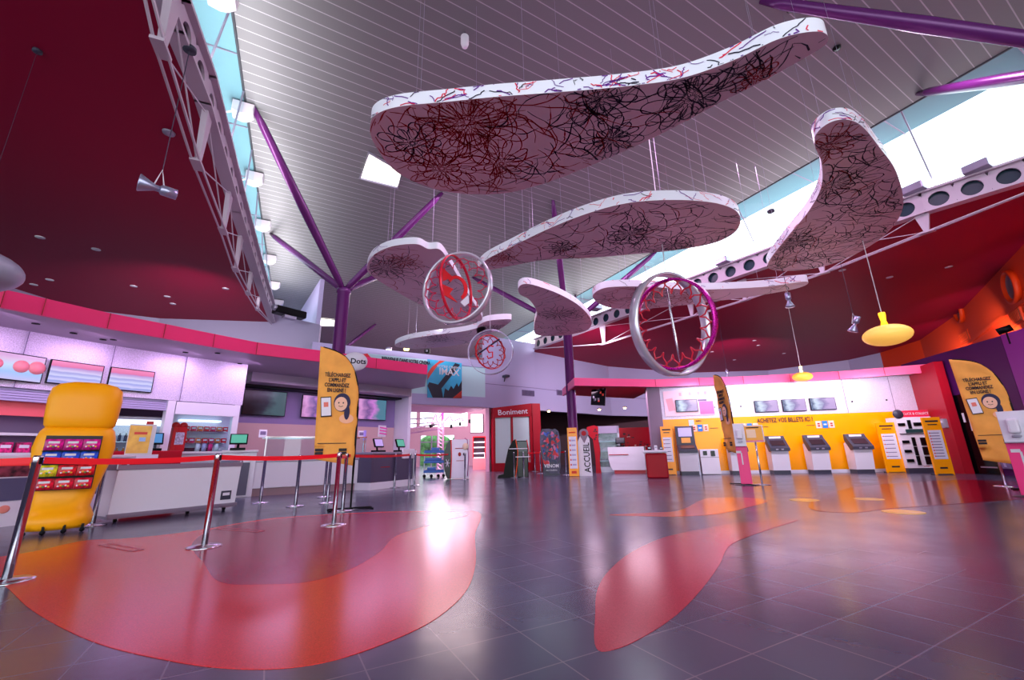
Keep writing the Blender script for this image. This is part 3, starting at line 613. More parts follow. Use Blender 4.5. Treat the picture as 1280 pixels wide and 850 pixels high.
sm2 = screen_mat('menu_lines', [(0, (.72, .66, .88)), (1, (.90, .50, .70)), (.15, (.55, .60, .85)), (.22, (.80, .78, .95)), (.35, (.60, .62, .88)), (.42, (.80, .80, .95)), (.55, (.62, .62, .86)), (.62, (.82, .78, .94)), (.80, (.70, .55, .80)), (.84, (.86, .45, .65))], True, .7)
wa, wb = WLn[1], WLn[2]
s = screen('leftmost menu screen with round pink food pictures', [(-30, 473), (48, 478), (58, 447), (-25, 436)], (-10.1, 6.6), (-9.6, 8.3), sm1, group='menu screens above the snack bar')
for (x, z, r) in ((.1, .02, .12), (-.25, .02, .1), (.33, .03, .13)): b = MB(); b.lathe([(r, 0), (r, .003), (.001, .003)], mat('pink_disc', (.93, .55, .58), .4), 20, T=Matrix.Translation((x, -.066, z)) @ Matrix.Rotation(PI/2, 4, 'X')); b.build('food_picture', s)
screen('second menu screen with price lines', [(55, 478), (123, 486), (130, 458), (63, 449)], (-9.62, 8.2), (-9.15, 9.2), sm2, group='menu screens above the snack bar')
screen('third menu screen with price lines, right of the bear shaped shadow'.replace(', right of the bear shaped shadow', ', nearest the drinks fridge'), [(131, 486), (187, 492), (194, 466), (138, 458)], (-9.1, 9.3), (-8.5, 10.3), sm2, group='menu screens above the snack bar')
# openings below the header: back wall, posts, shelving
nb = [(-12.2, 4.0), (-11.6, 8.0), (-10.9, 10.6), (-9.3, 13.2)]
wallstrip('wall_servery', nb, 0, 3.5, mat('servery_dark', (.20, .13, .24), .6), .15, 'dark servery wall behind the snack counters')
def wl_pt(x, y):   # on the header line
    for i in range(len(WLn)-1):
        q = W(x, y, WLn[i], WLn[i+1])
        if (i == 0 or q.y >= WLn[i][1]-.02) and (q.y <= WLn[i+1][1]+.02 or i == len(WLn)-2): return q, yaw(WLn[i], WLn[i+1])
for k, (x, w, lab) in enumerate([(88, .2, 'white post behind the yellow candy display'), (213, .16, 'white post between the fridge opening and the candy window'), (296, .14, 'white post at the right end of the candy window')]):
    q, rz = wl_pt(x, 515); b = MB(); b.box((0, .1, 1.18), (w, .2, 2.37), white); o = b.build('servery_post'); o.location = (q.x, q.y, 0); o.rotation_euler = (0, 0, rz); tag(o, lab, 'post', 'servery posts')
# roller shutter boxes
q, rz = wl_pt(180, 510); 
sh = thing('roller_shutter', 'rolled up lilac shutter over the drinks fridge opening', 'shutter', (q.x, q.y, 2.26), rz); b = MB()
for i in range(5): b.box((0, .08, -.12+i*.05), (1.35, .05, .045), lilac, bev=.008)
b.build('slats', sh)
q, rz = wl_pt(35, 500); sh = thing('roller_shutter', 'rolled up lilac shutter over the pink snack niche', 'shutter', (q.x, q.y, 2.26), rz); b = MB()
for i in range(5): b.box((0, .08, -.12+i*.05), (1.9, .05, .045), lilac, bev=.008)
b.build('slats', sh)
# snack niche shelves at the far left
q, rz = wl_pt(20, 540); sn = thing('snack_shelf_unit', 'open shelf unit with salmon pink header at the far left', 'shelves', (q.x-.3, q.y+.15, 0), rz)
b = MB(); b.box((0, -.1, 2.0), (2.4, .1, .3), mat('salmon', (.90, .38, .42), .45)); b.build('header_board', sn)
for z in (1.5, 1.12): b = MB(); b.box((0, .1, z), (2.4, .4, .05), whitem); b.build('shelf', sn)
b = MB(); b.box((0, .34, 1.3), (2.4, .04, 1.5), mat('niche_lilac', (.52, .42, .58), .6)); b.build('back_panel', sn)
snm = mat('snack_box_pink', (.70, .12, .38), .4, noise=(25, .5))
base = None
for i in range(9):
    loc = Vector((q.x-.3, q.y+.15, 0))+Matrix.Rotation(rz, 3, 'Z') @ Vector((-1.0+i*.25, .05, 1.147))
    if base is None:
        b = MB(); b.box((0, 0, .1), (.2, .12, .2), snm, bev=.01); b.box((0, -.061, .12), (.14, .004, .06), white); base = b.build('snack_box'); tag(base, 'magenta snack box on the shelf at the far left', 'snack box', 'magenta snack boxes on the far left shelf'); o = base
    else: o = base.copy(); COL.objects.link(o)
    o.location = loc; o.rotation_euler = (0, 0, rz)
# left counter
lc = thing('snack_counter', 'long snack counter with popcorn picture at the far left', 'counter', (0, 0, 0))
ca, cb = P(-60, 720), P(118, 655); ca, cb = Vector((-8.3, 5.2, 0)), Vector((-7.55, 8.6, 0)); rz = yaw(ca, cb); mid = (ca+cb)/2; Lc = (cb-ca).length
lc.location = mid; lc.rotation_euler = (0, 0, rz)
b = MB(); b.box((0, .35, .5), (Lc, .7, 1.0), white); b.build('counter_body', lc); b = MB(); b.box((0, .3, 1.03), (Lc+.06, .8, .06), whitem, bev=.015); b.build('worktop', lc)
b = MB(); b.box((0, -.006, .55), (Lc-.1, .012, .34), mat('slate_blue', (.33, .32, .45), .4)); b.build('dark_band', lc)
b = MB(); fm = mat('food_photo', (.40, .16, .22), .4, noise=(9, .6)); b.box((0, -.006, .83), (Lc-.1, .012, .18), fm); b.build('food_picture', lc)
b = MB()
for i in range(7): b.sphere((-1.3+i*.45, -.012, .2+.06*(i % 2)), (.07, .006, .06), mat('pastel_food', (.90, .55, .50), .4), 12, 8)
b.build('food_picture', lc)
# drinks fridge
q, rz = W(180, 560, (-10.3, 10.0), (-8.9, 11.4)), yaw((-10.3, 10.0), (-8.9, 11.4))
fr = thing('drinks_fridge', 'double glass door drinks fridge with red central strip', 'fridge', (q.x, q.y, 0), rz)
b = MB(); b.box((0, .35, 1.0), (1.5, .06, 2.0), grey_m); b.box((-.74, .03, 1.0), (.06, .6, 2.0), grey_m); b.box((.74, .03, 1.0), (.06, .6, 2.0), grey_m); b.box((0, .03, 1.98), (1.5, .6, .08), grey_m, bev=.02); b.box((0, .03, .2), (1.5, .6, .4), grey_m)
for z in (.7, 1.05, 1.4): b.box((0, .03, z), (1.42, .5, .02), chrome)
b.build('fridge_cabinet', fr)
lit = mat('fridge_light', (.95, .97, 1), .4, emit=(.9, .95, 1), es=1.3); b = MB(); b.box((0, .02, 1.87), (1.4, .5, .1), lit); b.build('lit_header', fr)
b = MB(); b.box((0, -.3, 1.15), (.14, .04, 1.5), red); b.build('red_strip', fr)
for sx in (-1, 1):
    b = MB(); b.box((sx*.37, -.29, 1.15), (.6, .01, 1.45), glass); b.build('glass_door', fr); b = MB(); b.tube([(sx*.12, -.34, .9), (sx*.12, -.34, 1.4)], .012, chrome, 6); b.build('door_handle', fr)
bc = [(.15, .45, .25), (.8, .1, .15), (.9, .5, .1), (.1, .15, .3)]
prot = []
for k, c in enumerate(bc):
    b = MB(); m = mat('bottle_%d' % k, c, .15); b.lathe([(.03, 0), (.033, .02), (.033, .13), (.012, .18), (.012, .2)], m, 10); b.lathe([(.014, .2), (.014, .22), (.001, .22)], whitem, 8); prot.append(b)
pr = {}
for zi, z in enumerate((.4, .71, 1.06, 1.41)):
    for i in range(12):
        k = (i//3+zi) % 4; loc = Vector((q.x, q.y, 0))+Matrix.Rotation(rz, 3, 'Z') @ Vector((-.62+i*.112, -.12, z))
        if k not in pr: o = prot[k].build('drink_bottle'); pr[k] = o; tag(o, ['green', 'red', 'orange', 'dark blue'][k]+' bottle behind the glass doors of the drinks fridge', 'bottle', ['green', 'red', 'orange', 'dark blue'][k]+' bottles in the drinks fridge')
        else: o = pr[k].copy(); COL.objects.link(o)
        o.location = loc
# red till counter in front of the fridge
q = W(173, 572, (-9.2, 9.2), (-8.2, 10.4)); rz = yaw((-9.2, 9.2), (-8.2, 10.4))
rc = thing('till_counter', 'red till counter in front of the drinks fridge', 'counter', (q.x, q.y, 0), rz); b = MB(); b.box((0, 0, .58), (1.5, .5, 1.16), crimson, bev=.02); b.build('counter_body', rc); b = MB(); b.box((-.1, -.26, 1.02), (.8, .02, .12), white); b.build('white_shelf_edge', rc)
def till(p, rz, label, big=1.0, scr=(.25, .45, .6)):
    t = thing('till', label, 'cash register', p, rz, 'tills'); b = MB(); b.box((0, 0, .03), (.34, .3, .06), black, bev=.01); b.tube([(0, .05, .05), (0, .08, .2)], .03, black, 8); b.build('till_base', t)
    b = MB(); T = Matrix.Translation((0, .02, .28)) @ Matrix.Rotation(R(-20), 4, 'X'); b.box((0, 0, 0), (.4, .05, .28), black, T=T, bev=.01); b.build('monitor', t)
    b = MB(); b.box((0, -.028, 0), (.34, .006, .22), mat('till_screen_%d' % int(scr[0]*100), scr, .2, emit=scr, es=.5), T=T); b.build('monitor_screen', t); return t
till(Vector((q.x+.15, q.y+.12, 1.16)), rz, 'black till with blue screen on the red till counter')
# menu stand board next to the candy display
q = P(152, 620); q = Vector((-7.75, 9.15, 1.09)); t = thing('promo_board', 'orange promotional board standing behind the yellow candy display', 'board', (-7.55, 8.75, 1.062), face((-7.5, 8.7)))
b = MB(); b.box((0, 0, .3), (.42, .03, .6), whitem); b.build('backing', t); b = MB(); b.box((-.03, -.018, .3), (.34, .006, .54), mat('promo_orange', (.98, .72, .32), .4, noise=(6, .12))); b.build('poster', t)
b = MB(); b.box((-.02, -.023, .42), (.2, .004, .05), rd); b.box((.02, -.023, .3), (.1, .004, .08), mat('sky_print', (.6, .75, .95), .4)); b.build('printing', t)
# candy window
q, rz = wl_pt(255, 540); cw = thing('candy_window', 'glazed window unit with red candy behind it', 'window unit', (q.x, q.y, 0), rz); Lw = 1.35
b = MB(); b.box((0, .04, 2.2), (Lw, .1, .3), white); b.box((0, .04, .55), (Lw, .1, 1.1), white); b.box((0, .02, 1.12), (Lw, .3, .05), whitem); b.build('window_frame', cw)
b = MB(); b.box((0, .04, 1.58), (Lw, .012, .92), glass); b.build('glass_pane', cw)
b = MB(); b.box((0, .55, 1.7), (Lw+.2, .03, .9), mat('window_back', (.78, .76, .85), .4)); b.build('back_panel', cw)
b = MB(); b.box((0, .42, 1.93), (.9, .2, .04), lit); b.build('light_strip', cw)
for z in (1.36, 1.66): b = MB(); b.box((.15, .4, z), (1.0, .25, .02), chrome); b.build('shelf', cw)
b = MB(); b.box((0, .4, 1.13), (1.2, .25, .02), chrome); b.build('shelf', cw)
packm = [mat('candy_pack_%d' % k, c, .3, noise=(30, .5)) for k, c in enumerate([(.75, .06, .14), (.80, .15, .30), (.85, .35, .2)])]
pk = {}
for zi, z in enumerate((1.37, 1.67)):
    for i in range(7):
        k = i % 3; loc = Vector((q.x, q.y, 0))+Matrix.Rotation(rz, 3, 'Z') @ Vector((-.28+i*.145, .38, z))
        if k not in pk:
            b = MB(); b.box((0, 0, .06), (.125, .06, .12), packm[k], bev=.012); b.box((0, -.031, .07), (.08, .002, .04), whitem); o = b.build('candy_pack'); pk[k] = o; tag(o, ['dark red', 'rose', 'orange'][k]+' candy pack on a shelf of the candy window', 'candy pack', ['dark red', 'rose', 'orange'][k]+' candy packs in the candy window')
        else: o = pk[k].copy(); COL.objects.link(o)
        o.location = loc; o.rotation_euler = (0, 0, rz)
loc = Vector((q.x, q.y, 0))+Matrix.Rotation(rz, 3, 'Z') @ Vector((-.45, .3, 1.145))
t = thing('candy_dispenser', 'red candy dispenser with rounded top inside the candy window', 'dispenser', loc, rz); b = MB(); b.box((0, 0, .3), (.3, .2, .6), red, bev=.02)
for sx in (-.08, .08): b.sphere((sx, 0, .64), (.09, .07, .09), red, 12, 8)
b.build('dispenser_body', t); b = MB(); b.box((.01, -.103, .32), (.18, .006, .3), mat('pale_pink_print', (.9, .65, .72), .4, noise=(20, .3))); b.build('printed_label', t)
for i, x in enumerate((.0, .14, .28, .42)):
    loc = Vector((q.x, q.y, 0))+Matrix.Rotation(rz, 3, 'Z') @ Vector((x, .3, 1.145)); b = MB(); b.lathe([(.05, 0), (.055, .16), (.04, .18), (.04, .2), (.001, .2)], [whitem, lilac, mat('magenta_jar', (.9, .15, .45), .3), whitem][i], 12); o = b.build('candy_jar'); o.location = loc; tag(o, ['pale jar beside the red candy dispenser', 'lilac jar second in the row in the candy window', 'magenta jar third in the row in the candy window', 'pale jar at the right end of the row in the candy window'][i], 'jar', 'jars in the candy window')
# chest freezer
fa, fb = P(132, 655), P(292, 637); rz = yaw(fa, fb); mid = (fa+fb)/2; Lf = (fb-fa).length
cf = thing('chest_freezer', 'white chest freezer with sliding glass lid and red interior', 'freezer', mid, rz)
b = MB(); b.prism([(0, .1), (.68, .1), (.72, .80), (-.06, .80)], -Lf/2, Lf/2, white, 'x'); b.build('freezer_body', cf)
b = MB(); b.box((0, -.03, .11), (Lf+.04, .05, .05), grey_m); b.box((0, .34, .08), (Lf+.02, .7, .04), grey_m); b.build('bumper_rail', cf)
b = MB()
for z0, y in ((.84, -.05), (.84, .71)): b.box((0, y, z0), (Lf+.02, .05, .07), grey_m)
for x in (-Lf/2, Lf/2): b.box((x, .33, .86), (.06, .78, .12), grey_m, bev=.02)
b.build('lid_frame', cf)
b = MB(); b.box((0, .2, .885), (Lf*.95, .36, .012), glass); b.box((.0, .5, .9), (Lf*.95, .36, .012), glass); b.build('glass_lid', cf)
b = MB(); b.box((0, .33, .82), (Lf*.9, .6, .02), mat('red_inside', (.80, .25, .25), .5)); b.build('freezer_basket', cf)
b = MB(); b.box((Lf*.4, -.02, .28), (.18, .01, .16), dark); b.box((Lf*.4, -.026, .3), (.12, .004, .05), white); b.build('control_panel', cf)
for sx in (-.8, .2, .8):
    b = MB(); b.tube([(sx-.02, .1, .03), (sx+.02, .1, .03)], .03, black, 10); b.box((sx, .1, .07), (.04, .05, .05), black); b.build('castor', cf)
# ------------------------------------------------------------------ yellow candy display (plain body, no figure)
ba, bb_ = P(22, 672), P(106, 664); mid = (ba+bb_)/2; rz = yaw(ba, bb_); wB = (bb_-ba).length
cd = thing('candy_display', 'tall rounded yellow candy display stand filled with bags', 'display stand', (mid.x, mid.y, 0), rz)
def loft(b, secs, m, n=28, p=2.6):
    vs = []; fs = []
    for (cx, cy, z, rx, ry) in secs:
        for k in range(n):
            a = 2*PI*k/n; cc, ss = math.cos(a), math.sin(a); vs.append((cx+rx*math.copysign(abs(cc)**(2/p), cc), cy+ry*math.copysign(abs(ss)**(2/p), ss), z))
    for i in range(len(secs)-1):
        for k in range(n): fs.append((i*n+k, i*n+(k+1) % n, (i+1)*n+(k+1) % n, (i+1)*n+k))
    fs.append(tuple(range(n))[::-1]); fs.append(tuple((len(secs)-1)*n+k for k in range(n))); b.add(vs, fs, m, True)
b = MB(); loft(b, [(0, .26, .05, .31, .26), (0, .26, .1, .35, .30), (0, .26, .2, .36, .30), (0, .28, .27, .33, .26), (0, .3, .33, .30, .2), (0, .3, .55, .33, .19), (0, .3, .9, .41, .2), (0, .3, 1.15, .44, .21), (0, .3, 1.3, .42, .2), (0, .3, 1.38, .40, .18), (0, .3, 1.44, .36, .15)], byel); b.build('display_body', cd)
b = MB(); loft(b, [(0, .3, 1.42, .35, .15), (0, .3, 1.47, .385, .18), (0, .3, 1.6, .40, .19), (0, .3, 1.85, .41, .19), (0, .3, 2.0, .39, .17), (0, .3, 2.07, .32, .13), (0, .3, 2.11, .18, .07)], byel, p=2.8); b.build('plain_header', cd, 'plain rounded yellow header')
b = MB(); b.box((-.01, .1, .94), (.58, .05, .74), mat('rack_dark', (.10, .06, .12), .5)); b.build('rack_recess', cd)
for z in (1.1, .925, .75, .58): b = MB(); b.box((-.01, .03, z-.005), (.58, .1, .008), black); b.build('rack_shelf', cd)
for x in (-.28, -.1, .1, .28): b = MB(); b.tube([(x, -.03, .03), (x, .02, .03)], .03, black, 8); b.box((x, -.02, .08), (.03, .03, .06), black); b.build('castor', cd)
bags = [('magenta', (.72, .08, .48)), ('blue', (.12, .28, .72)), ('red', (.86, .10, .14)), ('rose red', (.84, .10, .20))]
def bag(col, m2):
    b = MB(); m = mat('bag_'+col[0], col[1], .28, noise=(18, .35)); n = 10; vs = []; fs = []
    for side in (-1, 1):
        for j in range(7):
            for i in range(9):
                u, v = i/8-.5, j/6-.5; th = .03*(1-(2*abs(u))**3)*(1-(2*abs(v))**3); vs.append((u*.185, side*th, v*.15))
    for s in range(2):
        for j in range(6):
            for i in range(8): a = s*63+j*9+i; fs.append((a, a+1, a+10, a+9) if s == 0 else (a, a+9, a+10, a+1))
    b.add(vs, fs, m, True); return b
Rm = Matrix.Rotation(rz, 3, 'Z')
rowz = [1.19, 1.02, .835, .655]
for r_ in range(4):
    for i in range(3):
        col = bags[r_]; 
        if r_ == 2 and i == 0: col = ('yellow', (.90, .72, .15))
        t = thing('candy_bag', col[0]+' candy bag, '+['left', 'middle', 'right'][i]+' of the '+['top', 'second', 'third', 'bottom'][r_]+' row in the yellow display', 'candy bag', Vector((mid.x, mid.y, rowz[r_]-.005))+Rm @ Vector((-.2+i*.19-(.0), .02-.02*r_*0, 0)), rz, 'candy bags in the yellow display')
        b = bag(col, None); b.build('bag_body', t)
        b = MB(); b.box((0, -.031, .03), (.11, .003, .03), whitem); b.build('white_label', t)
        b = MB()
        for k in range(5): b.sphere((-.05+.025*k, -.03, -.03+.01*(k % 2)), (.012, .005, .012), mat('gummy_%d' % (k % 3), [(.95, .85, .9), (.95, .7, .2), (.3, .6, .3)][k % 3], .3), 8, 6)
        b.build('candy_print', t)
# ------------------------------------------------------------------ stanchions
def stanchion_proto():
    t = thing('stanchion', '', 'barrier post'); b = MB(); b.lathe([(.17, 0), (.17, .012), (.15, .02), (.03, .028), (.03, .03)], chrome, 28); b.build('base_plate', t)
    b = MB(); b.lathe([(.0315, .02), (.0315, .93), (.034, .932), (.034, .985), (.028, 1.0), (.001, 1.0)], chrome, 16); b.build('post', t)
    b = MB(); b.box((0, 0, .955), (.075, .03, .06), black, bev=.005); b.build('belt_head', t); return t
sp0 = stanchion_proto(); used = False; ST = {}
def place_st(key, x, y, lab, rz=0, z=0):
    global used
    p = P(x, y); o = sp0 if not used else dup(sp0, p, rz); used = True
    o.location = p; o.rotation_euler = (0, 0, rz); o['label'] = lab; o['group'] = 'chrome barrier posts'; ST[key] = (o, p); return o
def belt(key, q, m=beltred):
    o, p = ST[key]; d = q-p; L = math.hypot(d.x, d.y); a = math.atan2(d.y, d.x)-o.rotation_euler[2]; n = 12; b = MB(); vs = []; fs = []
    for i in range(n+1):
        t = i/n; sag = -.025*4*t*(1-t)
        x = .04+(L-.08)*t; cx, cy = math.cos(a)*x, math.sin(a)*x; nx, ny = -math.sin(a)*.002, math.cos(a)*.002
        for z in (.93, .985):
            for s in (-1, 1): vs.append((cx+nx*s, cy+ny*s, z+sag))
    for i in range(n):
        k = i*4
        for (u, v) in ((0, 1), (1, 3), (3, 2), (2, 0)): fs.append((k+u, k+v, k+4+v, k+4+u))
    b.add(vs, fs, m); b.build('belt', o)
place_st('a', 7, 728, 'chrome barrier post nearest the camera at the left edge')
place_st('b', 255, 684, 'chrome barrier post in front of the chest freezer')
place_st('c', 417, 657, 'chrome barrier post in front of the feather flag by the snack bar')
place_st('d', 115, 657, 'chrome barrier post just right of the yellow candy display')
place_st('e', 325, 629, 'chrome barrier post in front of the ice cream counter, left of two')
place_st('f', 369, 633, 'chrome barrier post in front of the ice cream counter, right of two')
place_st('g', 409, 629, 'chrome barrier post behind the feather flag')
place_st('g2', 405, 621.5, 'chrome barrier post against the ice cream counter')
place_st('h', 428, 639, 'chrome barrier post touching the feather flag pole')
place_st('i', 511, 614, 'chrome barrier post in front of the grey till counter')
place_st('j', 493, 609.5, 'short belt post behind the grey till counter front')
place_st('j2', 518, 607, 'chrome barrier post at the corner of the till counter')
place_st('k', 581, 599.5, 'chrome barrier post in front of the white and black pillar display')
place_st('l', 643, 597, 'chrome barrier post left in front of the black console')
place_st('m', 655, 597, 'chrome barrier post right in front of the black console')
place_st('n', 669, 589.5, 'chrome barrier post in front of the red shop front')
place_st('o', 676, 592, 'chrome barrier post left of the film standee')
place_st('p', 708, 594, 'chrome barrier post right of the film standee')
place_st('q', 601, 587, 'far chrome barrier post by the red shelf in the foyer')
place_st('r', 606, 587, 'farthest chrome barrier post by the red shop front')
belt('a', Vector((-6.2, 2.6, 0))); belt('a', ST['b'][1]); belt('b', ST['c'][1]); belt('h', ST['i'][1]); belt('d', Vector((-7.6, 5.6, 0)))
belt('j2', P(560, 600)); belt('m', ST['o'][1]); belt('o', ST['p'][1]); belt('n', P(690, 589)); belt('c', ST['h'][1])
# ------------------------------------------------------------------ feather flags
def feather_flag(label, base, rz, H_=3.04, mirror=1, lines=('TÉLÉCHARGEZ', "L'APPLI ET", 'COMMANDEZ', 'EN LIGNE !'), wid=.78, zb=.78):
    sc_ = H_/3.04; H_ = 3.04
    t = thing('feather_flag', label, 'flag', (base.x, base.y, 0), rz, 'orange feather flags')
    s = mirror
    pole = [(0, 0, 0), (.0, 0, .6), (.0, 0, 1.9), (-.03*s, 0, 2.3), (-.12*s, 0, 2.62), (-.3*s, 0, 2.88), (-.52*s, 0, 3.0), (-wid*.93*s, 0, 3.05)]
    pole = [(x, y, z*H_/3.04) for x, y, z in pole]; sm = cr_spline(pole, 6, False)
    b = MB(); b.tube(sm, [.013 if q.z > 1 else .018 for q in sm], black, 8); b.tube([(0, 0, .62), (0, 0, 1.9)], .02, black, 8); b.build('pole', t)
    b = MB(); b.box((0, 0, .02), (.08, .08, .04), black)
    for a in (20, 160, 200, 340): b.tube([(0, 0, .03), (.42*math.cos(R(a)), .42*math.sin(R(a)), .012)], .014, black, 6)
    b.build('cross_base', t)
    n = 26; vs = []; fs = []; mcol = 10
    top = [q for q in sm if q.z >= zb*.98]
    for i in range(n+1):
        z = zb+(3.05*H_/3.04-zb)*i/n; xr = None
        for a, c in zip(sm, sm[1:]):
            if a.z <= z <= c.z+1e-6: f = (z-a.z)/(c.z-a.z+1e-9); xr = a.x+(c.x-a.x)*f
        if xr is None: xr = sm[-1].x
        zl = 0
        xl = -wid*(.90+.1*(z-zb)/(H_-zb))*s if z > zb else -wid*.9*s
        for j in range(mcol+1):
            u = j/mcol; x = xl+(xr-xl)*u; zz = z+(zb*.0) + (.14*(1-u)*(1-(i/n)) if i < 4 else 0)
            vs.append((x, -.012+.018*math.sin(5*u+1.4*z)*(1-u)+.01*math.sin(11*z+6*u), zz))
    for i in range(n):
        for j in range(mcol): k = i*(mcol+1)+j; fs.append((k, k+1, k+mcol+2, k+mcol+1))
    b = MB(); b.add(vs, fs, orangef, True); o = b.build('flag_fabric', t); md = o.modifiers.new('s', 'SOLIDIFY'); md.thickness = .004
    for k, l in enumerate(lines): text(l, .105, ink, t, (-.42*wid/.78*s, -.04, (2.50-.10*k)*H_/3.04), sx=.66, bold=.003)
    ph = MB(); T = Matrix.Translation((-.58*wid/.78*s, -.042, 1.88)) @ RY(-6); ph.box((0, 0, 0), (.19, .01, .38), ink, T=T, bev=.004); ph.box((0, -.006, 0), (.165, .006, .34), white, T=T); ph.box((0, -.011, .04), (.08, .004, .09), mat('coral', (.9, .45, .4), .5), T=T); ph.build('phone_picture', t)
    g = MB(); gx = -.3*wid/.78*s; ci = lambda cx, cz, rx, rz_, m_, y: g.prism([(cx+rx*math.cos(a*PI/12), cz+rz_*math.sin(a*PI/12)) for a in range(24)], y, y+.006, m_, 'y')
    ci(gx, 1.97, .15, .18, mat('hair_navy', (.12, .09, .28), .6), -.042); ci(gx-.02, 1.94, .115, .135, mat('face_peach', (.95, .75, .65), .6), -.05); ci(gx+.1, 1.78, .05, .14, mat('hair_navy', (.12, .09, .28)), -.046); ci(gx+.1, 1.66, .13, .09, mat('peach_top', (.97, .72, .58), .6), -.040)
    for ex in (-.06, .02): ci(gx+ex, 1.96, .012, .016, ink, -.056)
    g.ribbon([(gx-.06, -.057, 1.9), (gx-.02, -.057, 1.885), (gx+.02, -.057, 1.9)], .01, ink, (0, 1, 0)); g.build('face_picture', t)
    k = MB(); k.box((-.42*s, -.035, 1.2), (.5, .004, .014), ink)
    for x in (-.63, -.22): k.box((x*s, -.038, 1.08), (.14, .006, .05), ink, bev=.002); k.box((x*s, -.038, 1.02), (.14, .006, .05), ink, bev=.002)
    k.build('store_badge', t)
    t.scale = (sc_, sc_, sc_)
    return t
fb_ = P(438, 637); feather_flag('orange feather flag standing between the snack bar barrier posts', fb_, face(fb_)+R(6), 3.0, 1)
fb_ = P(928, 606); feather_flag('orange feather flag seen almost edge on before the yellow ticket wall', fb_, face(fb_)+R(-66), 3.1, 1)
fb_ = P(1299, 613); feather_flag('orange feather flag in front of the dark purple wall', fb_, face(fb_)+R(6), 2.8, 1, zb=.5)
# ------------------------------------------------------------------ ice cream counter and till counter
ia, ib = P(303, 621.5), P(461, 611.5); rz = yaw(ia, ib); mid = (ia+ib)/2; Li = (ib-ia).length
ic = thing('ice_cream_counter', 'white ice cream display counter with glass case on top', 'counter', mid, rz)
b = MB(); b.box((0, .5, .1), (Li-.05, .95, .2), mat('taupe_plinth', (.60, .48, .52), .5)); b.build('plinth', ic)
b = MB(); b.box((0, .45, .52), (Li, .95, .66), white, bev=.015); b.build('counter_body', ic)
b = MB(); b.box((0, .45, .88), (Li+.04, 1.0, .06), grey_m, bev=.01); b.build('worktop', ic)
b = MB(); b.box((.1, .06, 1.2), (Li-.5, .012, .58), glass); b.box((.1, .45, 1.5), (Li-.5, .8, .012), glass); b.build('glass_case', ic)
b = MB()
for x in (-Li/2+.38, .1, Li/2-.2):
    b.box((x, .06, 1.2), (.03, .03, .6), chrome)
b.box((.1, .06, 1.5), (Li-.48, .04, .04), chrome); b.box((.1, .85, 1.5), (Li-.48, .04, .04), chrome); b.build('case_frame', ic)
b = MB(); b.box((.1, .45, .93), (Li-.6, .7, .04), grey_m)
for i in range(6): b.box((-1.1+i*.42, .45, .97), (.36, .6, .04), mat('ice_tray_%d' % i, [(.85, .8, .75), (.5, .3, .25), (.85, .55, .6), (.6, .75, .55), (.9, .85, .6), (.55, .45, .6)][i], .5), bev=.01)
b.build('ice_cream_tray', ic)
for x, sc2 in ((-.05, 1), (Li/2-.45, .8)):
    b = MB(); b.tube([(x+.24*sc2*math.cos(a*PI/12), -.012, .56+.085*sc2*math.sin(a*PI/12)) for a in range(24)], .006, INK['dark'], 6, closed=True); b.build('logo_oval', ic); text('Häagen-Dazs', .085*sc2, INK['dark'], ic, (x, -.012, .56), sx=.8, bold=.002)
for i, (x, y_, lab) in enumerate([(-1.25, .8, 'small white notice on the left of the ice cream case'), (.25, .8, 'small white notice in the middle of the ice cream case'), (.75, .85, 'small white card right of the middle of the ice cream case'), (1.5, .8, 'small notice at the right end of the ice cream case')]):
    pz = mid+Matrix.Rotation(rz, 3, 'Z') @ Vector((x, y_, 1.52)); t = thing('notice_card', lab, 'notice', pz, rz, 'notices on the ice cream case'); b = MB(); b.box((0, 0, .11), (.2, .01, .22), white, T=Matrix.Rotation(R(-8), 4, 'X')); b.box((0, -.007, .12), (.14, .003, .1), lilacd, T=Matrix.Rotation(R(-8), 4, 'X')); b.build('card', t)
# till counter (grey)
ta, tb = P(463, 614), P(520, 606); ta, tb = Vector((-3.98, 12.75, 0)), Vector((-3.3, 14.6, 0)); rz = yaw(ta, tb)
ta = P(462, 613); tb = P(517, 606.5); rz = yaw(ta, tb); mid = (ta+tb)/2; Lt = (tb-ta).length
tc = thing('grey_till_counter', 'dark grey till counter with white plinth beside the ice cream counter', 'counter', mid, rz)
b = MB(); b.box((0, .4, .1), (Lt, .8, .2), white); b.build('plinth', tc)
b = MB(); b.box((0, .4, .6), (Lt*.98, .78, .8), mat('counter_slate', (.30, .27, .38), .35)); b.build('counter_body', tc)
b = MB(); b.box((0, .4, 1.03), (Lt, .84, .06), grey_m, bev=.01); b.build('worktop', tc)
b = MB(); b.box((Lt*.32, -.02, 1.0), (Lt*.3, .06, .3), white, bev=.01); b.box((Lt*.49, -.02, .6), (.08, .08, 1.0), white); b.build('white_front', tc)
b = MB(); b.box((-Lt*.2, -.0, .62), (.4, .006, .02), crimson); b.build('red_strip', tc)
Rm2 = Matrix.Rotation(rz, 3, 'Z')
till(mid+Rm2 @ Vector((Lt*.34, .35, 1.06)), rz, 'till with green screen on the grey till counter', scr=(.3, .6, .5))
till(mid+Rm2 @ Vector((-Lt*.12, .45, 1.06)), rz, 'till with pale screen in the middle of the grey till counter', scr=(.62, .55, .75))
t = thing('pink_leaflet', 'pink and white striped sign above the grey till counter', 'sign', mid+Rm2 @ Vector((Lt*.02, .6, 1.06)), rz); b = MB(); b.box((0, 0, .66), (.34, .02, .36), white)
for k in range(3): b.box((0, -.012, .58+k*.09), (.34, .006, .04), mat('hot_magenta', (.92, .25, .72), .4), T=Matrix.Rotation(R(4), 4, 'Y'))
b.build('sign_board', t); b = MB(); b.tube([(0, 0, 0), (0, 0, .5)], .01, grey_m, 6); b.build('sign_pole', t)
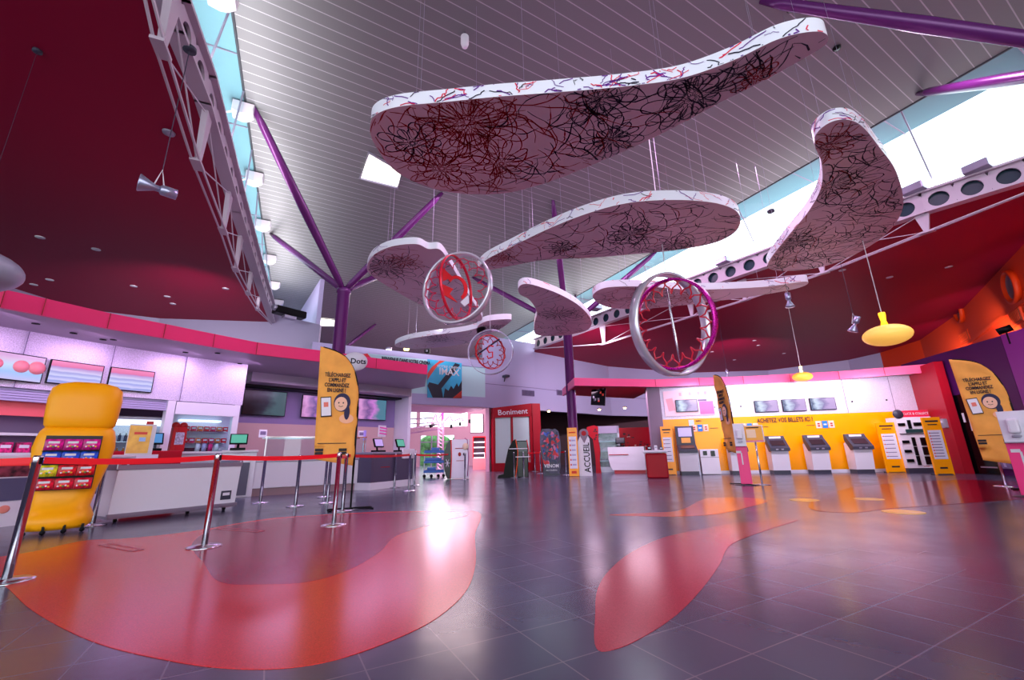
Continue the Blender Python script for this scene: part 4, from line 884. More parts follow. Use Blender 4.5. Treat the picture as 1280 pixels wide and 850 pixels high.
t = thing('bottle_stand', 'white hand gel bottle on a stand on the grey till counter', 'bottle', mid+Rm2 @ Vector((-Lt*.38, .55, 1.06)), rz); b = MB(); b.lathe([(.05, 0), (.05, .25), (.02, .3), (.02, .45), (.001, .45)], whitem, 12); b.build('bottle_body', t); b = MB(); b.box((0, 0, .5), (.05, .08, .3), mat('lilac_plastic', (.7, .6, .95), .3), bev=.01); b.build('pump', t)
q = W(290, 565, (-8.2, 10.6), (-7.0, 12.2)); till(Vector((-7.15, 11.25, 1.16)), face((-7.15, 11.25)), 'dark till between the candy window and the ice cream counter', scr=(.3, .55, .6))
t = thing('pay_counter', 'white pay counter beside the ice cream counter', 'counter', (-7.1, 11.3, 0), face((-7.1, 11.3))); b = MB(); b.box((.0, .25, .55), (.75, .6, 1.1), white, bev=.01); b.build('counter_body', t); b = MB(); b.box((.0, .22, 1.13), (.8, .7, .06), whitem, bev=.01); b.build('worktop', t); b = MB(); b.box((.12, -.06, .45), (.25, .03, .8), mat('counter_slate', (.3, .27, .38))); b.build('dark_side', t)
# recess behind the ice cream counter
wallstrip('wall_recess', [RL[0], RL[1]], 2.05-.0, 3.2, mat('recess_mauve', (.55, .47, .66), .5), .15, 'mauve panelled recess wall carrying the television screens')
wallstrip('wall_recess_tiles', [RL[0], RL[1]], 0, 2.05, tan, .17, 'tan lower recess wall behind the ice cream counter')
rf = thing('recess_frame', 'white frame around the television recess', 'frame'); d = Vector((RL[1][0]-RL[0][0], RL[1][1]-RL[0][1], 0)).normalized(); nn = Vector((d.y, -d.x, 0)); rzr = yaw(*RL)
b = MB(); e = Vector((*RL[1], 0))+nn*.75+d*.12; b.box((e.x-nn.x*.35, e.y-nn.y*.35, 1.7), (.14, 1.0, 3.4), white, rzr); b.build('end_post', rf)
a = Vector((*RL[0], 0)); e = Vector((*RL[1], 0)); m_ = (a+e)/2+nn*.6; b = MB(); b.box((m_.x, m_.y, 3.36), ((e-a).length, 1.1, .3), soffit, rzr); b.build('header', rf)
b = MB(); m_ = (a+e)/2+nn*.3; b.box((m_.x, m_.y, 3.18), ((e-a).length-.1, .5, .06), mat('slot_black', (.05, .03, .08), .6), rzr); b.build('dark_slot', rf)
tvm = screen_mat('tv_dark', [(0, (.04, .03, .07)), (1, (.35, .45, .50)), (.45, (.05, .05, .09)), (.75, (.20, .22, .3))], False, .4)
tvm2 = screen_mat('tv_pink', [(0, (.15, .10, .2)), (1, (.3, .5, .6)), (.35, (.85, .6, .85)), (.6, (.45, .35, .6)), (.8, (.8, .5, .85))], False, .6)
o2 = [(RL[0][0]+nn.x*.1, RL[0][1]+nn.y*.1), (RL[1][0]+nn.x*.1, RL[1][1]+nn.y*.1)]
screen('left television in the recess, mostly dark', [(300, 518), (355, 521), (359, 491), (306, 486)], *o2, tvm, .05, 'televisions in the recess', 'television', 'television')
screen('middle television in the recess, partly behind the feather flag', [(375, 521), (418, 524), (421, 497), (378, 493)], *o2, tvm2, .05, 'televisions in the recess', 'television', 'television')
screen('right television in the recess with pink reflections', [(445, 524), (481, 526), (483, 501), (446, 497)], *o2, tvm2, .05, 'televisions in the recess', 'television', 'television')
# logo sign on fascia
q = D(444, 452, 12.1); t = thing('round_sign', 'white oval sign hanging in front of the pink fascia behind the feather flag', 'sign', q, face(q)); b = MB(); b.lathe([(.32, 0), (.32, .04), (.001, .04)], white, 28, T=Matrix.Rotation(PI/2, 4, 'X') @ Matrix.Scale(.8, 4, (0, 1, 0))); b.build('sign_disc', t); text('Dots', .2, INK['dark'], t, (.08, -.05, 0), bold=.006)
# projector on wall top
q = D(362, 391, 20.0); t = thing('projector', 'dark projector on top of the grey lilac wall', 'projector', (q.x, q.y, q.z-.25), face(q)+R(25)); b = MB(); b.box((0, 0, .25), (1.3, .5, .32), black, bev=.05); b.build('projector_body', t); b = MB(); b.tube([(-.75, -.1, .3), (-.6, -.1, .3)], .14, grey_m, 14); b.build('lens', t)
b = MB(); b.box((0, 0, .03), (.5, .3, .12), grey_m); b.build('stand', t)
# ------------------------------------------------------------------ foyer objects
q = P(542, 597); t = thing('crate_trolley', 'metal trolley with three shelves of blue trays', 'trolley', q, face(q)); blu = mat('tray_blue', (.22, .45, .75), .4)
for x in (-.42, .42):
    for y_ in (0, .5): b = MB(); b.box((x, y_, .62), (.035, .035, 1.0), grey_m); b.build('upright', t)
for z in (.25, .65, 1.08): b = MB(); b.box((0, .25, z), (.88, .55, .1), blu, bev=.02); b.box((0, .25, z+.06), (.8, .48, .03), mat('tray_dark', (.15, .25, .5), .5)); b.build('tray_shelf', t)
for x in (-.4, -.1, .2, .42): b = MB(); b.tube([(x, -.03, .07), (x, .03, .07)], .07, black, 10); b.build('castor', t)
for i, (x, z) in enumerate([(-.1, .31), (.15, .71), (-.2, .71), (.05, 1.14)]):
    pz = q+Matrix.Rotation(face(q), 3, 'Z') @ Vector((x, .25, z)); b = MB(); b.box((0, 0, .06), (.36, .36, .12), blu, bev=.015); o = b.build('blue_crate'); o.location = pz; o.rotation_euler = (0, 0, face(q)); tag(o, ['blue crate on the lowest trolley shelf', 'blue crate on the middle trolley shelf, right', 'blue crate on the middle trolley shelf, left', 'blue crate on the top trolley shelf'][i], 'crate', 'blue crates on the trolley')
q = P(571, 599); t = thing('pillar_display', 'white display pillar with black curved snowflake side', 'display', q, face(q)); b = MB(); b.box((.12, .2, .78), (.72, .4, 1.5), white, bev=.02); b.build('white_panel', t)
prof = [(-.24, .02), (-.24, 1.54), (-.32, 1.5), (-.42, 1.35), (-.5, 1.1), (-.53, .8), (-.5, .4), (-.42, .1), (-.36, .02)]
b = MB(); b.prism(prof, 0, .4, blackg, 'y'); b.build('black_side', t); b = MB(); b.tube([(-.25, -.01, .02), (-.22, -.01, .8), (-.25, -.01, 1.54)], .02, red, 8); b.build('red_edge', t)
b = MB()
for k in range(6): a = k*PI/3; b.tube([(-.38, -.01, .62), (-.38+.1*math.cos(a), -.01, .62+.16*math.sin(a))], .012, white, 5)
b.build('snowflake', t)
b = MB(); b.sphere((.1, -.01, .95), (.06, .01, .08), INK['red'], 10, 8); b.sphere((.28, -.01, .95), (.05, .01, .06), INK['dark'], 10, 8); b.box((.12, -.01, 1.18), (.4, .01, .03), INK['red']); b.box((.12, -.01, .7), (.3, .01, .02), INK['red']); b.build('printing', t)
b = MB(); b.tube([(.42, 0, .1), (.46, 0, .8), (.40, 0, 1.5), (.3, 0, 1.58)], .02, mat('arch_pink', (.7, .4, .6), .4), 8); b.sphere((.33, -.05, 1.25), (.12, .05, .14), mat('beige_print', (.9, .8, .7), .5), 12, 8); b.build('arched_edge', t)
# truss gantry
def truss(b, a, c, w=.16, m=grey_m, seg=8):
    a, c = Vector(a), Vector(c); d = (c-a).normalized(); u = d.cross(Vector((0, 0, 1)) if abs(d.z) < .9 else Vector((1, 0, 0))).normalized()*w; v = d.cross(u).normalized()*w
    cs = [u+v, u-v, -u-v, -u+v]
    for o_ in cs: b.tube([a+o_, c+o_], .028, m, 5)
    for i in range(seg):
        for k in range(4): p0 = a+(c-a)*i/seg+cs[k]; p1 = a+(c-a)*(i+1)/seg+cs[(k+1) % 4]; b.tube([p0, p1], .015, m, 4)
q = P(550, 588); g = thing('truss_gantry', 'silver lattice truss gantry standing in the foyer', 'truss', (q.x, q.y, 0)); tr_m = mat('truss_silver', (.75, .62, .72), .3, .7)
b = MB(); truss(b, (0, 0, 0), (0, 0, 3.15), m=tr_m, seg=14); b.build('upright', g)
b = MB(); truss(b, (-3.6, .6, 0), (-3.6, .6, 3.1), m=tr_m, seg=14); b.build('upright', g)
b = MB(); truss(b, (0, 0, 3.15), (-3.6, .6, 3.1), m=tr_m, seg=12); b.build('cross_beam', g)
b = MB(); truss(b, (0, 0, 2.75), (-3.3, 2.0, 2.5), m=tr_m, seg=12); b.build('cross_beam', g)
for x, z in ((-.4, 2.85),(-2.8, 2.8)):
    b = MB(); b.tube([(x, -.4, z), (x-.2, -.6, z-.15)], .1, black, 10); b.build('stage_light', g)
# pink neon scribble in windows
t = thing('neon_scribble', 'magenta neon lettering in front of the foyer windows', 'neon sign', (-6.2, 37.5, 3.5)); nm_ = mat('neon_magenta', (.95, .2, .8), .3, emit=(.95, .15, .75), es=1.5); b = MB(); b.tube(cr_spline([(-1, 0, .1), (-.6, 0, .9), (-.5, 0, .2), (0, 0, 1.1), (.1, 0, .3), (.6, 0, .7), (.9, 0, .3), (1.6, 0, .5), (1.8, 0, .2)], 5, False), .05, nm_, 6); b.build('neon_tube', t)
# red shelf in foyer + screen + speakers
q = D(599, 585, 27.5); q.z = 0; t = thing('red_shelf_case', 'red framed shelf case in the foyer by the red shop front', 'shelves', q, face(q)); b = MB(); b.box((0, .2, .35), (.8, .4, .7), mat('salmon_base', (.88, .62, .60), .5)); b.build('base_cabinet', t)
b = MB(); b.box((-.38, .2, 1.35), (.06, .4, 1.3), red); b.box((.38, .2, 1.35), (.06, .4, 1.3), red); b.box((0, .2, 2.0), (.8, .4, .06), red); b.box((0, .38, 1.35), (.7, .03, 1.3), mat('dark_back', (.2, .1, .15), .5)); b.build('red_frame', t)
for z in (.72, 1.0, 1.35, 1.68): b = MB(); b.box((0, .2, z), (.7, .36, .05), lit); b.build('shelf', t)
q = D(596, 529, 28); t = thing('wall_display', 'white lit display high on the pink foyer wall', 'display', q, face(q)); b = MB(); b.box((0, .04, 0), (.75, .08, 1.15), lit); b.build('display_face', t); b = MB(); b.box((.42, .04, 0), (.06, .1, 1.15), black); b.box((0, .04, -.6), (.85, .1, .05), black); b.build('display_frame', t)
for i, (x, y) in enumerate([(564, 533), (575, 530), (587, 526.5)]):
    q = D(x, y, 27.5); t = thing('wall_speaker', ['left', 'middle', 'right'][i]+' of three small black speakers on the pink foyer wall', 'speaker', q, face(q), 'foyer speakers'); b = MB(); b.box((0, 0, 0), (.15, .15, .22), black, bev=.02); b.build('speaker_body', t); b = MB(); b.tube([(0, .05, 0), (0, .3, .05)], .02, black, 6); b.build('wall_arm', t)
# ------------------------------------------------------------------ centre: red shop front
sa, sb = P(617, 587.5), P(665, 586.5); sa = Vector((-1.15, 24.3+.0, 0)); q0 = W(617, 587, (-1.4, 24.0), (1.3, 24.9)); q1 = W(667, 587, (-1.4, 24.0), (1.3, 24.9)); q0.z = q1.z = 0
rz = yaw(q0, q1); mid = (q0+q1)/2; Ls = (q1-q0).length; hS = 3.75
t = thing('red_shop_front', 'red framed stand with two pale panels and white handwritten name', 'shop front', mid, rz)
b = MB(); b.prism([(-Ls/2, hS-.3), (Ls/2, hS), (Ls/2, hS-.75), (-Ls/2, hS-.85)], 0, .5, crimson, 'y')
b.box((-Ls/2+.06, .25, 1.6), (.12, .5, 3.2), crimson); b.box((Ls/2-.07, .25, 1.6), (.14, .5, 3.2), crimson); b.box((0-.05, .2, 1.6), (.1, .4, 3.2), crimson); b.box((0, .25, .22), (Ls, .5, .44), crimson); b.box((Ls/2+.3, .35, hS/2), (.5, .6, hS), mat('dark_crimson', (.66, .03, .14), .4)); b.build('red_frame', t)
for sx in (-1, 1): b = MB(); b.box((sx*Ls*.24-.02, .18, 1.72), (Ls*.44, .05, 2.6), mat('pale_mint_panel', (.80, .88, .90), .4)); b.build('pale_panel', t)
text('Boniment', .42, white, t, (0, -.02, hS-.52), rot=(PI/2, R(-4), 0), sx=1.1, bold=.004)
# air vent on back wall + camera
q = W(660, 491.5, wr[0], wr[1]); rzw = yaw(wr[0], wr[1]); t = thing('air_grille', 'rectangular air grille on the lilac back wall above the red shop front', 'grille', q, rzw); b = MB(); b.box((0, -.02, 0), (.95, .05, .36), lilacd); b.build('grille_frame', t); b = MB()
for i in range(12): b.box((-.42+i*.076, -.05, 0), (.03, .02, .3), dark)
b.build('grille_bars', t)
q = W(700, 491, wr[1], wr[2]); t = thing('air_grille', 'air grille on the lilac back wall partly behind the column', 'grille', q, yaw(wr[1], wr[2])); b = MB(); b.box((0, -.02, 0), (.7, .05, .36), lilacd); b.build('grille_frame', t); b = MB()
for i in range(8): b.box((-.3+i*.08, -.05, 0), (.03, .02, .3), dark)
b.build('grille_bars', t)
q = W(630, 472, wr[0], wr[1]); t = thing('security_camera', 'security camera on the lilac back wall below the small ring mobile', 'camera', q, rzw); b = MB(); b.box((0, -.2, .05), (.3, .4, .14), dark, bev=.03); b.tube([(0, -.1, 0), (0, -.02, -.25)], .03, dark, 6); b.build('camera_body', t)
# black console
q = P(645, 597); t = thing('black_console', 'black simulator console with orange edge and dark screen', 'console', q, face(q)); sidep = [(-.75, 0), (-.7, .1), (-.5, .14), (-.42, .6), (-.3, 1.1), (-.12, 1.42), (0, 1.5), (.05, 1.45), (.08, .9), (.02, .4), (-.02, 0)]
b = MB(); b.prism(sidep, .0, .5, black, 'y'); b.build('side_shell', t)
b = MB(); b.box((.28, .25, .72), (.46, .45, 1.44), blackg, bev=.03); b.box((.28, .0, 1.2), (.4, .04, .4), mat('console_screen', (.12, .16, .2), .15)); b.build('cabinet', t)
b = MB(); b.tube([(-.02, -.01, .02), (.06, -.01, .5), (.1, -.01, 1.0), (.02, -.01, 1.48)], .02, mat('orange_edge', (.95, .35, .15), .4), 8); b.tube([(.52, -.01, .3), (.56, -.01, .9), (.48, -.01, 1.46)], .02, red, 8); b.build('orange_edge', t)
b = MB(); b.box((.12, -.18, 1.12), (.75, .12, .03), white); b.box((.3, -.18, .8), (.6, .1, .03), white); b.build('hand_rail', t)
# standee
q = P(690, 594); t = thing('film_standee', 'tall dark film standee with blue and crimson swirls', 'standee', q, face(q)); sil = [(-.38, .05), (-.34, .4), (-.44, .9), (-.47, 1.4), (-.44, 1.8), (-.36, 1.95), (-.05, 1.97), (.1, 1.92), (.2, 1.97), (.36, 1.85), (.42, 1.5), (.44, 1.1), (.38, .7), (.4, .35), (.3, .05)]
st_m = mat('standee_dark', (.22, .18, .32), .35, noise=(3, .5)); b = MB(); b.prism(sil, 0, .12, st_m, 'y'); b.build('standee_board', t); rr = random.Random(5)
b = MB()
for i in range(110):
    x, z = rr.uniform(-.32, .32), rr.uniform(.5, 1.8); m = rr.choice([mat('sw_navy', (.1, .12, .3), .4), mat('sw_grape', (.25, .12, .35), .4), mat('sw_slate', (.35, .32, .45), .4), mat('sw_blue', (.25, .38, .8), .4), mat('sw_red', (.82, .1, .2), .4), mat('sw_pink', (.8, .4, .6), .4), mat('sw_navy', (.1, .12, .3), .4), mat('sw_red', (.8, .1, .2))]); a = rr.uniform(0, PI)
    b.prism([(x+.12*rr.uniform(.4, 1)*math.cos(k*PI/5)*math.cos(a)-.05*math.sin(k*PI/5)*math.sin(a), z+.12*math.cos(k*PI/5)*math.sin(a)+.05*math.sin(k*PI/5)*math.cos(a)) for k in range(10)], -.006-.001*(i % 5), -.002, m, 'y')
b.build('swirl_artwork', t); text('VENOM', .2, white, t, (0, -.02, .38), sx=.9, bold=.004); text('AU CINÉMA', .09, white, t, (0, -.02, .2))
b = MB(); b.box((0, .2, .03), (.7, .4, .06), dark); b.build('standee_foot', t)
# column poster wrap + accueil totem
q = P(718, 595); q = Vector((c2.x+.0, c2.y-.3, 0)); q = D(718, 595, math.hypot(c2.x, c2.y)-.35); q.z = 0
t = thing('info_totem', 'yellow and white information board against the purple column', 'board', q, face(q)); b = MB(); b.box((0, 0, .96), (.4, .06, 1.9), yellow, bev=.008); b.build('board', t)
b = MB(); b.box((0, -.034, .93), (.3, .008, 1.25), white)
for i in range(6): b.box((.03, -.04, .45+i*.19), (.16, .004, .06), lilac); b.box((-.1, -.04, .45+i*.19), (.05, .004, .07), orange)
b.build('white_sheet', t); b = MB(); b.box((0, -.034, 1.72), (.26, .006, .05), orange); b.box((0, -.034, .16), (.2, .006, .1), orange); b.build('heading', t)
q = P(733, 595); t = thing('reception_totem', 'white reception totem with map pin and upright lettering', 'totem', q, face(q)); b = MB(); b.prism([(-.27, 0), (.25, 0), (.22, 1.45), (.15, 1.6), (-.15, 1.6), (-.27, 1.35)], 0, .12, white, 'y'); b.build('totem_board', t)
b = MB(); pin = [(0+.19*math.cos(R(a)), 1.68+.19*math.sin(R(a))) for a in range(-30, 211, 20)]+[(0, 1.28)]; b.prism(pin, -.02, .02, mat('pin_grey', (.50, .42, .52), .4), 'y'); b.prism([(.1*math.cos(R(a)), 1.68+.1*math.sin(R(a))) for a in range(0, 360, 20)], -.03, -.015, crimson, 'y'); b.build('map_pin', t)
text('ACCUEIL', .34, ink, t, (.08, -.012, .72), rot=(PI/2, -PI/2, 0), sx=.85, bold=.006)
# recess room behind the desk
b = MB(); b.box((10.2, 34.5, 2.0), (22, .2, 4.2), burg); struct(b.build('wall_recess_back'), 'dark burgundy wall of the recess behind reception')
b = MB(); b.prism([(-1.4, 24.4), (1.5, 26.6), (7.3, 31.8), (15, 35.3), (15, 36), (-.8, 36)], 3.9, 4.0, burg); struct(b.build('ceiling_recess'), 'dark ceiling of the recess behind reception')
for i, (x, y) in enumerate([(686, 514), (749, 512), (781, 510), (814, 509)]):
    q = D(x, y, 26.5+i*.8); t = thing('downlight', ['leftmost', 'second', 'third', 'rightmost'][i]+' small glowing downlight in the dark recess behind reception', 'lamp', q, 0, 'recess downlights'); b = MB(); b.lathe([(.001, -.06), (.07, -.05), (.09, 0), (.09, .05), (.001, .06)], mat('warm_glow', (1, .9, .6), .4, emit=(1, .85, .6), es=9), 12); b.build('lamp_bulb', t); b = MB(); b.lathe([(.12, .03), (.12, .09)], dark, 12); b.build('lamp_ring', t)
# red decor wall, glass cabinet
dw = [(4.6, 22.6), (7.9, 22.0)]
t = thing('decor_screen', 'crimson screen wall with cut out confetti shapes behind the desk', 'screen wall', ((dw[0][0]+dw[1][0])/2, (dw[0][1]+dw[1][1])/2, 0), yaw(*dw)); b = MB(); b.box((0, 0, 1.05), (3.4, .12, 2.1), crimson); b.build('screen_panel', t); b = MB(); rr = random.Random(9)
for i in range(60): x, z = rr.uniform(-1.5, 1.6), rr.choice([rr.uniform(1.1, 1.4), rr.uniform(1.45, 1.8)]); b.box((x, -.065, z), (rr.uniform(.05, .14), .012, rr.uniform(.03, .1)), rr.choice([burg, burg, tan]))
b.build('confetti_pattern', t)
q = D(748, 592, 20.3); q.z = 0; t = thing('wavy_screen', 'crimson wavy edged screen beside the reception totem', 'screen', q, face(q)); b = MB(); b.prism([(-.1, 0), (.14, 0), (.1, .5), (.16, 1.0), (.1, 1.5), (.14, 2.05), (-.05, 2.12), (-.38, 2.05), (-.42, 1.8), (-.14, 1.5), (-.08, .6)], 0, .1, crimson, 'y'); b.build('screen_panel', t)
b = MB()
for i in range(10): b.box((rr.uniform(-.08, .08), -.01, rr.uniform(1.2, 1.95)), (.08, .01, .04), burg)
b.build('cut_out_pattern', t)
q = D(762, 590, 21.2); q.z = 0; t = thing('glass_cabinet', 'pale grey glass fronted cabinet left of the reception desk', 'cabinet', q, face(q)); b = MB(); b.box((0, .2, .12), (1.15, .4, .24), grey_m); b.box((-.53, .2, 1.05), (.1, .4, 2.1), grey_m); b.box((.53, .2, 1.05), (.1, .4, 2.1), grey_m); b.box((0, .2, 1.95), (1.15, .4, .34), mat('cab_head', (.66, .62, .75), .4)); b.box((0, .38, 1), (1.1, .04, 2), mat('cab_in', (.60, .50, .58), .5, noise=(4, .3))); b.build('cabinet_frame', t)
b = MB(); b.box((0, .02, 1.0), (.98, .01, 1.55), glass); b.build('glass_door', t)
for z in (.5, .95, 1.4): b = MB(); b.box((0, .2, z), (.98, .3, .03), grey_m); b.build('shelf', t)
# reception desk
da, db = D(763, 592, 19.9), D(808, 592, 19.7); da.z = db.z = 0; rz = yaw(da, db); mid = (da+db)/2; Ld = (db-da).length
t = thing('reception_desk', 'white reception desk with rounded lower corner and red plinth', 'desk', mid, rz); b = MB(); b.box((.08, .35, .07), (Ld-.2, .6, .14), mat('plinth_red', (.80, .25, .28), .4)); b.build('plinth', t)
b = MB(); b.prism([(-Ld/2+.12, .14), (Ld/2, .14), (Ld/2, 1.12), (-Ld/2-.04, 1.12), (-Ld/2-.03, .6), (-Ld/2+.03, .3)], 0, .7, white, 'y'); b.build('desk_body', t); b = MB(); b.box((-Ld*.22, -.01, .79), (Ld*.55, .03, .035), crimson, bev=.008); b.build('red_groove', t)
pz = mid+Matrix.Rotation(rz, 3, 'Z') @ Vector((-Ld*.18, .4, 1.12)); till(pz, rz, 'black till on the white reception desk', scr=(.08, .1, .15))
q = P(823, 598); t = thing('side_counter', 'low white topped counter with red front beside the reception desk', 'counter', q, face(q)); b = MB(); b.box((0, .3, .42), (.72, .6, .84), crimson, bev=.05); b.build('red_front', t); b = MB(); b.box((-.02, .3, .9), (.85, .7, .1), white, bev=.04); b.build('worktop', t)
Q = face(q)
for i, (x, w, hh, m) in enumerate([(-.2, .14, .12, black), (.02, .1, .16, white), (.2, .12, .1, dark)]):
    pz = q+Matrix.Rotation(Q, 3, 'Z') @ Vector((x, .3, .952)); b = MB(); b.box((0, 0, hh/2), (w, .12, hh), m, bev=.012); b.box((0, -.062, hh*.6), (w*.7, .004, hh*.4), grey_m); o = b.build('desk_gadget'); o.location = pz; o.rotation_euler = (0, 0, Q); tag(o, ['black card reader on the low red fronted counter', 'white box on the low red fronted counter', 'dark grey printer on the low red fronted counter'][i], 'device')
# ------------------------------------------------------------------ RIGHT canopy & yellow ticket wall
CF = [P(718, 482, 3.45), P(820, 483.5, 3.45), P(930, 480, 3.45), P(1050, 474, 3.45), P(1168, 465, 3.45)]
cfar = P(703, 495, 3.45)
YW = [(6.1, 17.9), (8.0, 17.45), (10.5, 16.85), (13.1, 16.35), (15.1, 16.0)]
cn = thing('ticket_canopy', 'curved canopy with rose pink fascia over the ticket wall and desk', 'canopy')
wallstrip('fascia', [cfar]+CF, 3.45, 3.76, fascia_r, .08, parent=cn)
b = MB(); b.prism([(p.x*1.004, p.y*1.004) for p in CF[:2]]+[(6.1, 17.9), (6.1, 21.5), (cfar.x*1.01, cfar.y)], 3.5, 3.6, crimson); b.build('red_soffit', cn)
b = MB(); b.prism([(p.x*1.004, p.y*1.004) for p in CF[1:]]+[(15.3, 16.1)]+YW[::-1], 3.5, 3.6, soffit); b.build('soffit', cn)
for p in CF[1:-1]+[(CF[1]+CF[2])/2, (CF[2]+CF[3])/2, (CF[3]+CF[4])/2]: b = MB(); b.box((p.x*.998, p.y*.998, 3.605), (.014, .014, .31), crimson, face(p)); b.build('panel_joint', cn)
th_ = thing('ticket_header', 'brushed white header wall above the yellow ticket wall', 'header wall'); wallstrip('header_panel', YW, 2.17, 3.5, wpanel, .3, parent=th_)
for x in (1055, 1114): q = W(x, 490, YW[2], YW[4]); b = MB(); b.box((q.x*.998, q.y*.998, 2.83), (.012, .01, 1.3), lilacd, face(q)); b.build('panel_joint', th_)
wallstrip('wall_ticket', YW, .12, 2.17, yellow, .28, 'glossy yellow ticket wall'); wallstrip('baseboard_ticket', YW, 0, .12, white, .3, 'white baseboard of the yellow ticket wall')
b = MB(); b.box((5.95, 18.1, 1.75), (.5, 1.2, 3.5), mat('pier_mauve', (.50, .42, .52), .5), R(-14)); struct(b.build('wall_pier'), 'mauve grey pier left of the yellow wall')
b = MB(); e0, e1 = Vector((15.15, 16.05, 0)), Vector((14.55, 14.35, 0)); m_ = (e0+e1)/2; b.box((m_.x+.1, m_.y, 1.85), ((e1-e0).length, .25, 3.7), crimson, yaw(e0, e1)); struct(b.build('wall_red_end'), 'red end wall of the ticket canopy')
def yw_pt(x, y, off=.0):
    for i in range(len(YW)-1):
        q = W(x, y, YW[i], YW[i+1])
        if (i == 0 or q.x >= YW[i][0]-.02) and (q.x <= YW[i+1][0]+.02 or i == len(YW)-2):
            rz = yaw(YW[i], YW[i+1]); return q+Vector((math.sin(rz), -math.cos(rz), 0))*off, rz, YW[i], YW[i+1]
# lettering ACHETEZ
q, rz, _, _ = yw_pt(985, 525); q0 = yw_pt(947, 527, .02)[0]; q1 = yw_pt(1020, 523, .02)[0]
t = thing('ticket_lettering', 'dark capitals on the top of the yellow ticket wall', 'lettering', (q0+q1)/2, yaw(q0, q1)); text('ACHETEZ VOS BILLETS ICI !', .245, mat('brown_ink', (.28, .16, .10), .6), t, (-.08, -.03, 0), sx=.66, bold=.006)
# promo panel on header
q = [yw_pt(x, y, .04)[0] for x, y in [(831, 520), (893, 519), (890, 487), (829, 489)]]; c = sum(q, Vector())/4; rz = yaw(q[0], q[1]); w = (q[1]-q[0]).length; h = (q[3]-q[0]).length
t = thing('promo_panel', 'pink and orange promotional panel with small screen on the white header', 'panel', c, rz); b = MB(); pk_ = screen_mat('promo_pink', [(0, (.98, .75, .62)), (1, (.88, .75, .88)), (.4, (.93, .72, .85))], True, .15); pk_.node_tree.nodes['Principled BSDF'].inputs['Base Color'].default_value = (*lin((.92, .72, .82)), 1); b.box((0, 0, 0), (w, .03, h), pk_)
b.box((w*.35, -.018, -h*.22), (w*.28, .006, h*.5), mat('hot_pink', (.95, .40, .66), .4)); b.box((-w*.37, -.018, .05), (w*.14, .006, h*.5), mat('blush', (.95, .62, .70), .4), T=RY(-8)); b.box((w*.28, -.018, h*.08), (w*.18, .006, .08), lilacd)
for x in (-.15, .05, .22, .36): b.box((w*x, -.018, h*.35), (.1, .006, .14), mat('blush', (.95, .62, .7)))
b.build('panel_sheet', t)
b = MB(); b.box((-.05*w, -.05, -.12), (w*.44, .08, h*.48), black); b.build('small_screen', t); b = MB(); sm3 = screen_mat('screen_haze', [(0, (.7, .72, .85)), (1, (.75, .65, .85)), (.3, (.35, .40, .55)), (.5, (.8, .85, .95)), (.75, (.55, .5, .7))], False, .7); b.box((-.05*w, -.095, -.12), (w*.42, .006, h*.44), sm3); b.build('small_screen_display', t)
for (pxq, lab) in (([(943.5, 516), (973, 514.5), (971, 500.5), (942, 501)], 'left screen on the white header above the yellow wall'), ([(978.5, 515), (1008, 513.5), (1005, 498.5), (976, 499.5)], 'middle screen on the white header above the yellow wall'), ([(1013, 513.5), (1045, 511.5), (1042, 496.5), (1010.5, 498)], 'right screen on the white header above the yellow wall')):
    _, _, a, e = yw_pt(sum(p[0] for p in pxq)/4, 505); screen(lab, pxq, a, e, sm3, .07, 'screens above the yellow wall')
b = None
for (x, y) in [(893, 509), (926, 508), (1065, 502), (1108, 500)]:
    q, rz, _, _ = yw_pt(x, y); t = MB(); t.lathe([(.03, 0), (.03, .02), (.001, .02)], black, 10, T=Matrix.Rotation(PI/2, 4, 'X')); o = t.build('header_sensor'); o.location = q; o.rotation_euler = (0, 0, rz); tag(o, {893: 'small dark sensor right of the pink promotional panel', 926: 'small dark sensor left of the three header screens', 1065: 'small dark sensor right of the three header screens', 1108: 'small dark sensor at the right end of the white header'}[x], 'sensor')
# app badges on yellow wall
for (x, y, lab) in [(875, 535, 'badge strip above the tall ticket machine'), (937, 533.5, 'badge strip behind the first sign stand'), (1031, 530.5, 'badge strip between the two right ticket machines')]:
    q, rz, _, _ = yw_pt(x, y, .01); t = thing('badge_strip', lab, 'sticker', q, rz, 'badge strips on the yellow wall'); b = MB()
    for k, m in enumerate([mat('peach_badge', (.96, .78, .70), .4), mat('blue_badge', (.12, .45, .78), .4), mat('peach_badge', (.96, .78, .7))]): b.box((-.22+k*.22, -.005, 0), (.19, .012, .27), m, bev=.004)
    b.box((-.5 if x > 1000 else .52, -.005, -.02), (.3, .008, .02), ink); b.build('badge', t); b = MB()
    for k in (0, 2): b.box((-.22+k*.22, -.014, .03), (.08, .004, .05), crimson); b.box((-.22+k*.22, -.014, -.05), (.08, .004, .05), crimson)
    b.box((0, -.014, 0), (.1, .004, .05), white); b.build('badge_symbol', t)
q, rz, _, _ = yw_pt(864.5, 531, .01); t = thing('wall_sticker', 'pale blue sticker with tiny lettering on the yellow wall', 'sticker', q, rz); b = MB(); b.box((0, 0, 0), (.2, .01, .4), mat('pale_blue', (.72, .82, .86), .4)); b.build('sticker_sheet', t); text('INFO', .09, ink, t, (.28, -.01, .14), bold=.002)
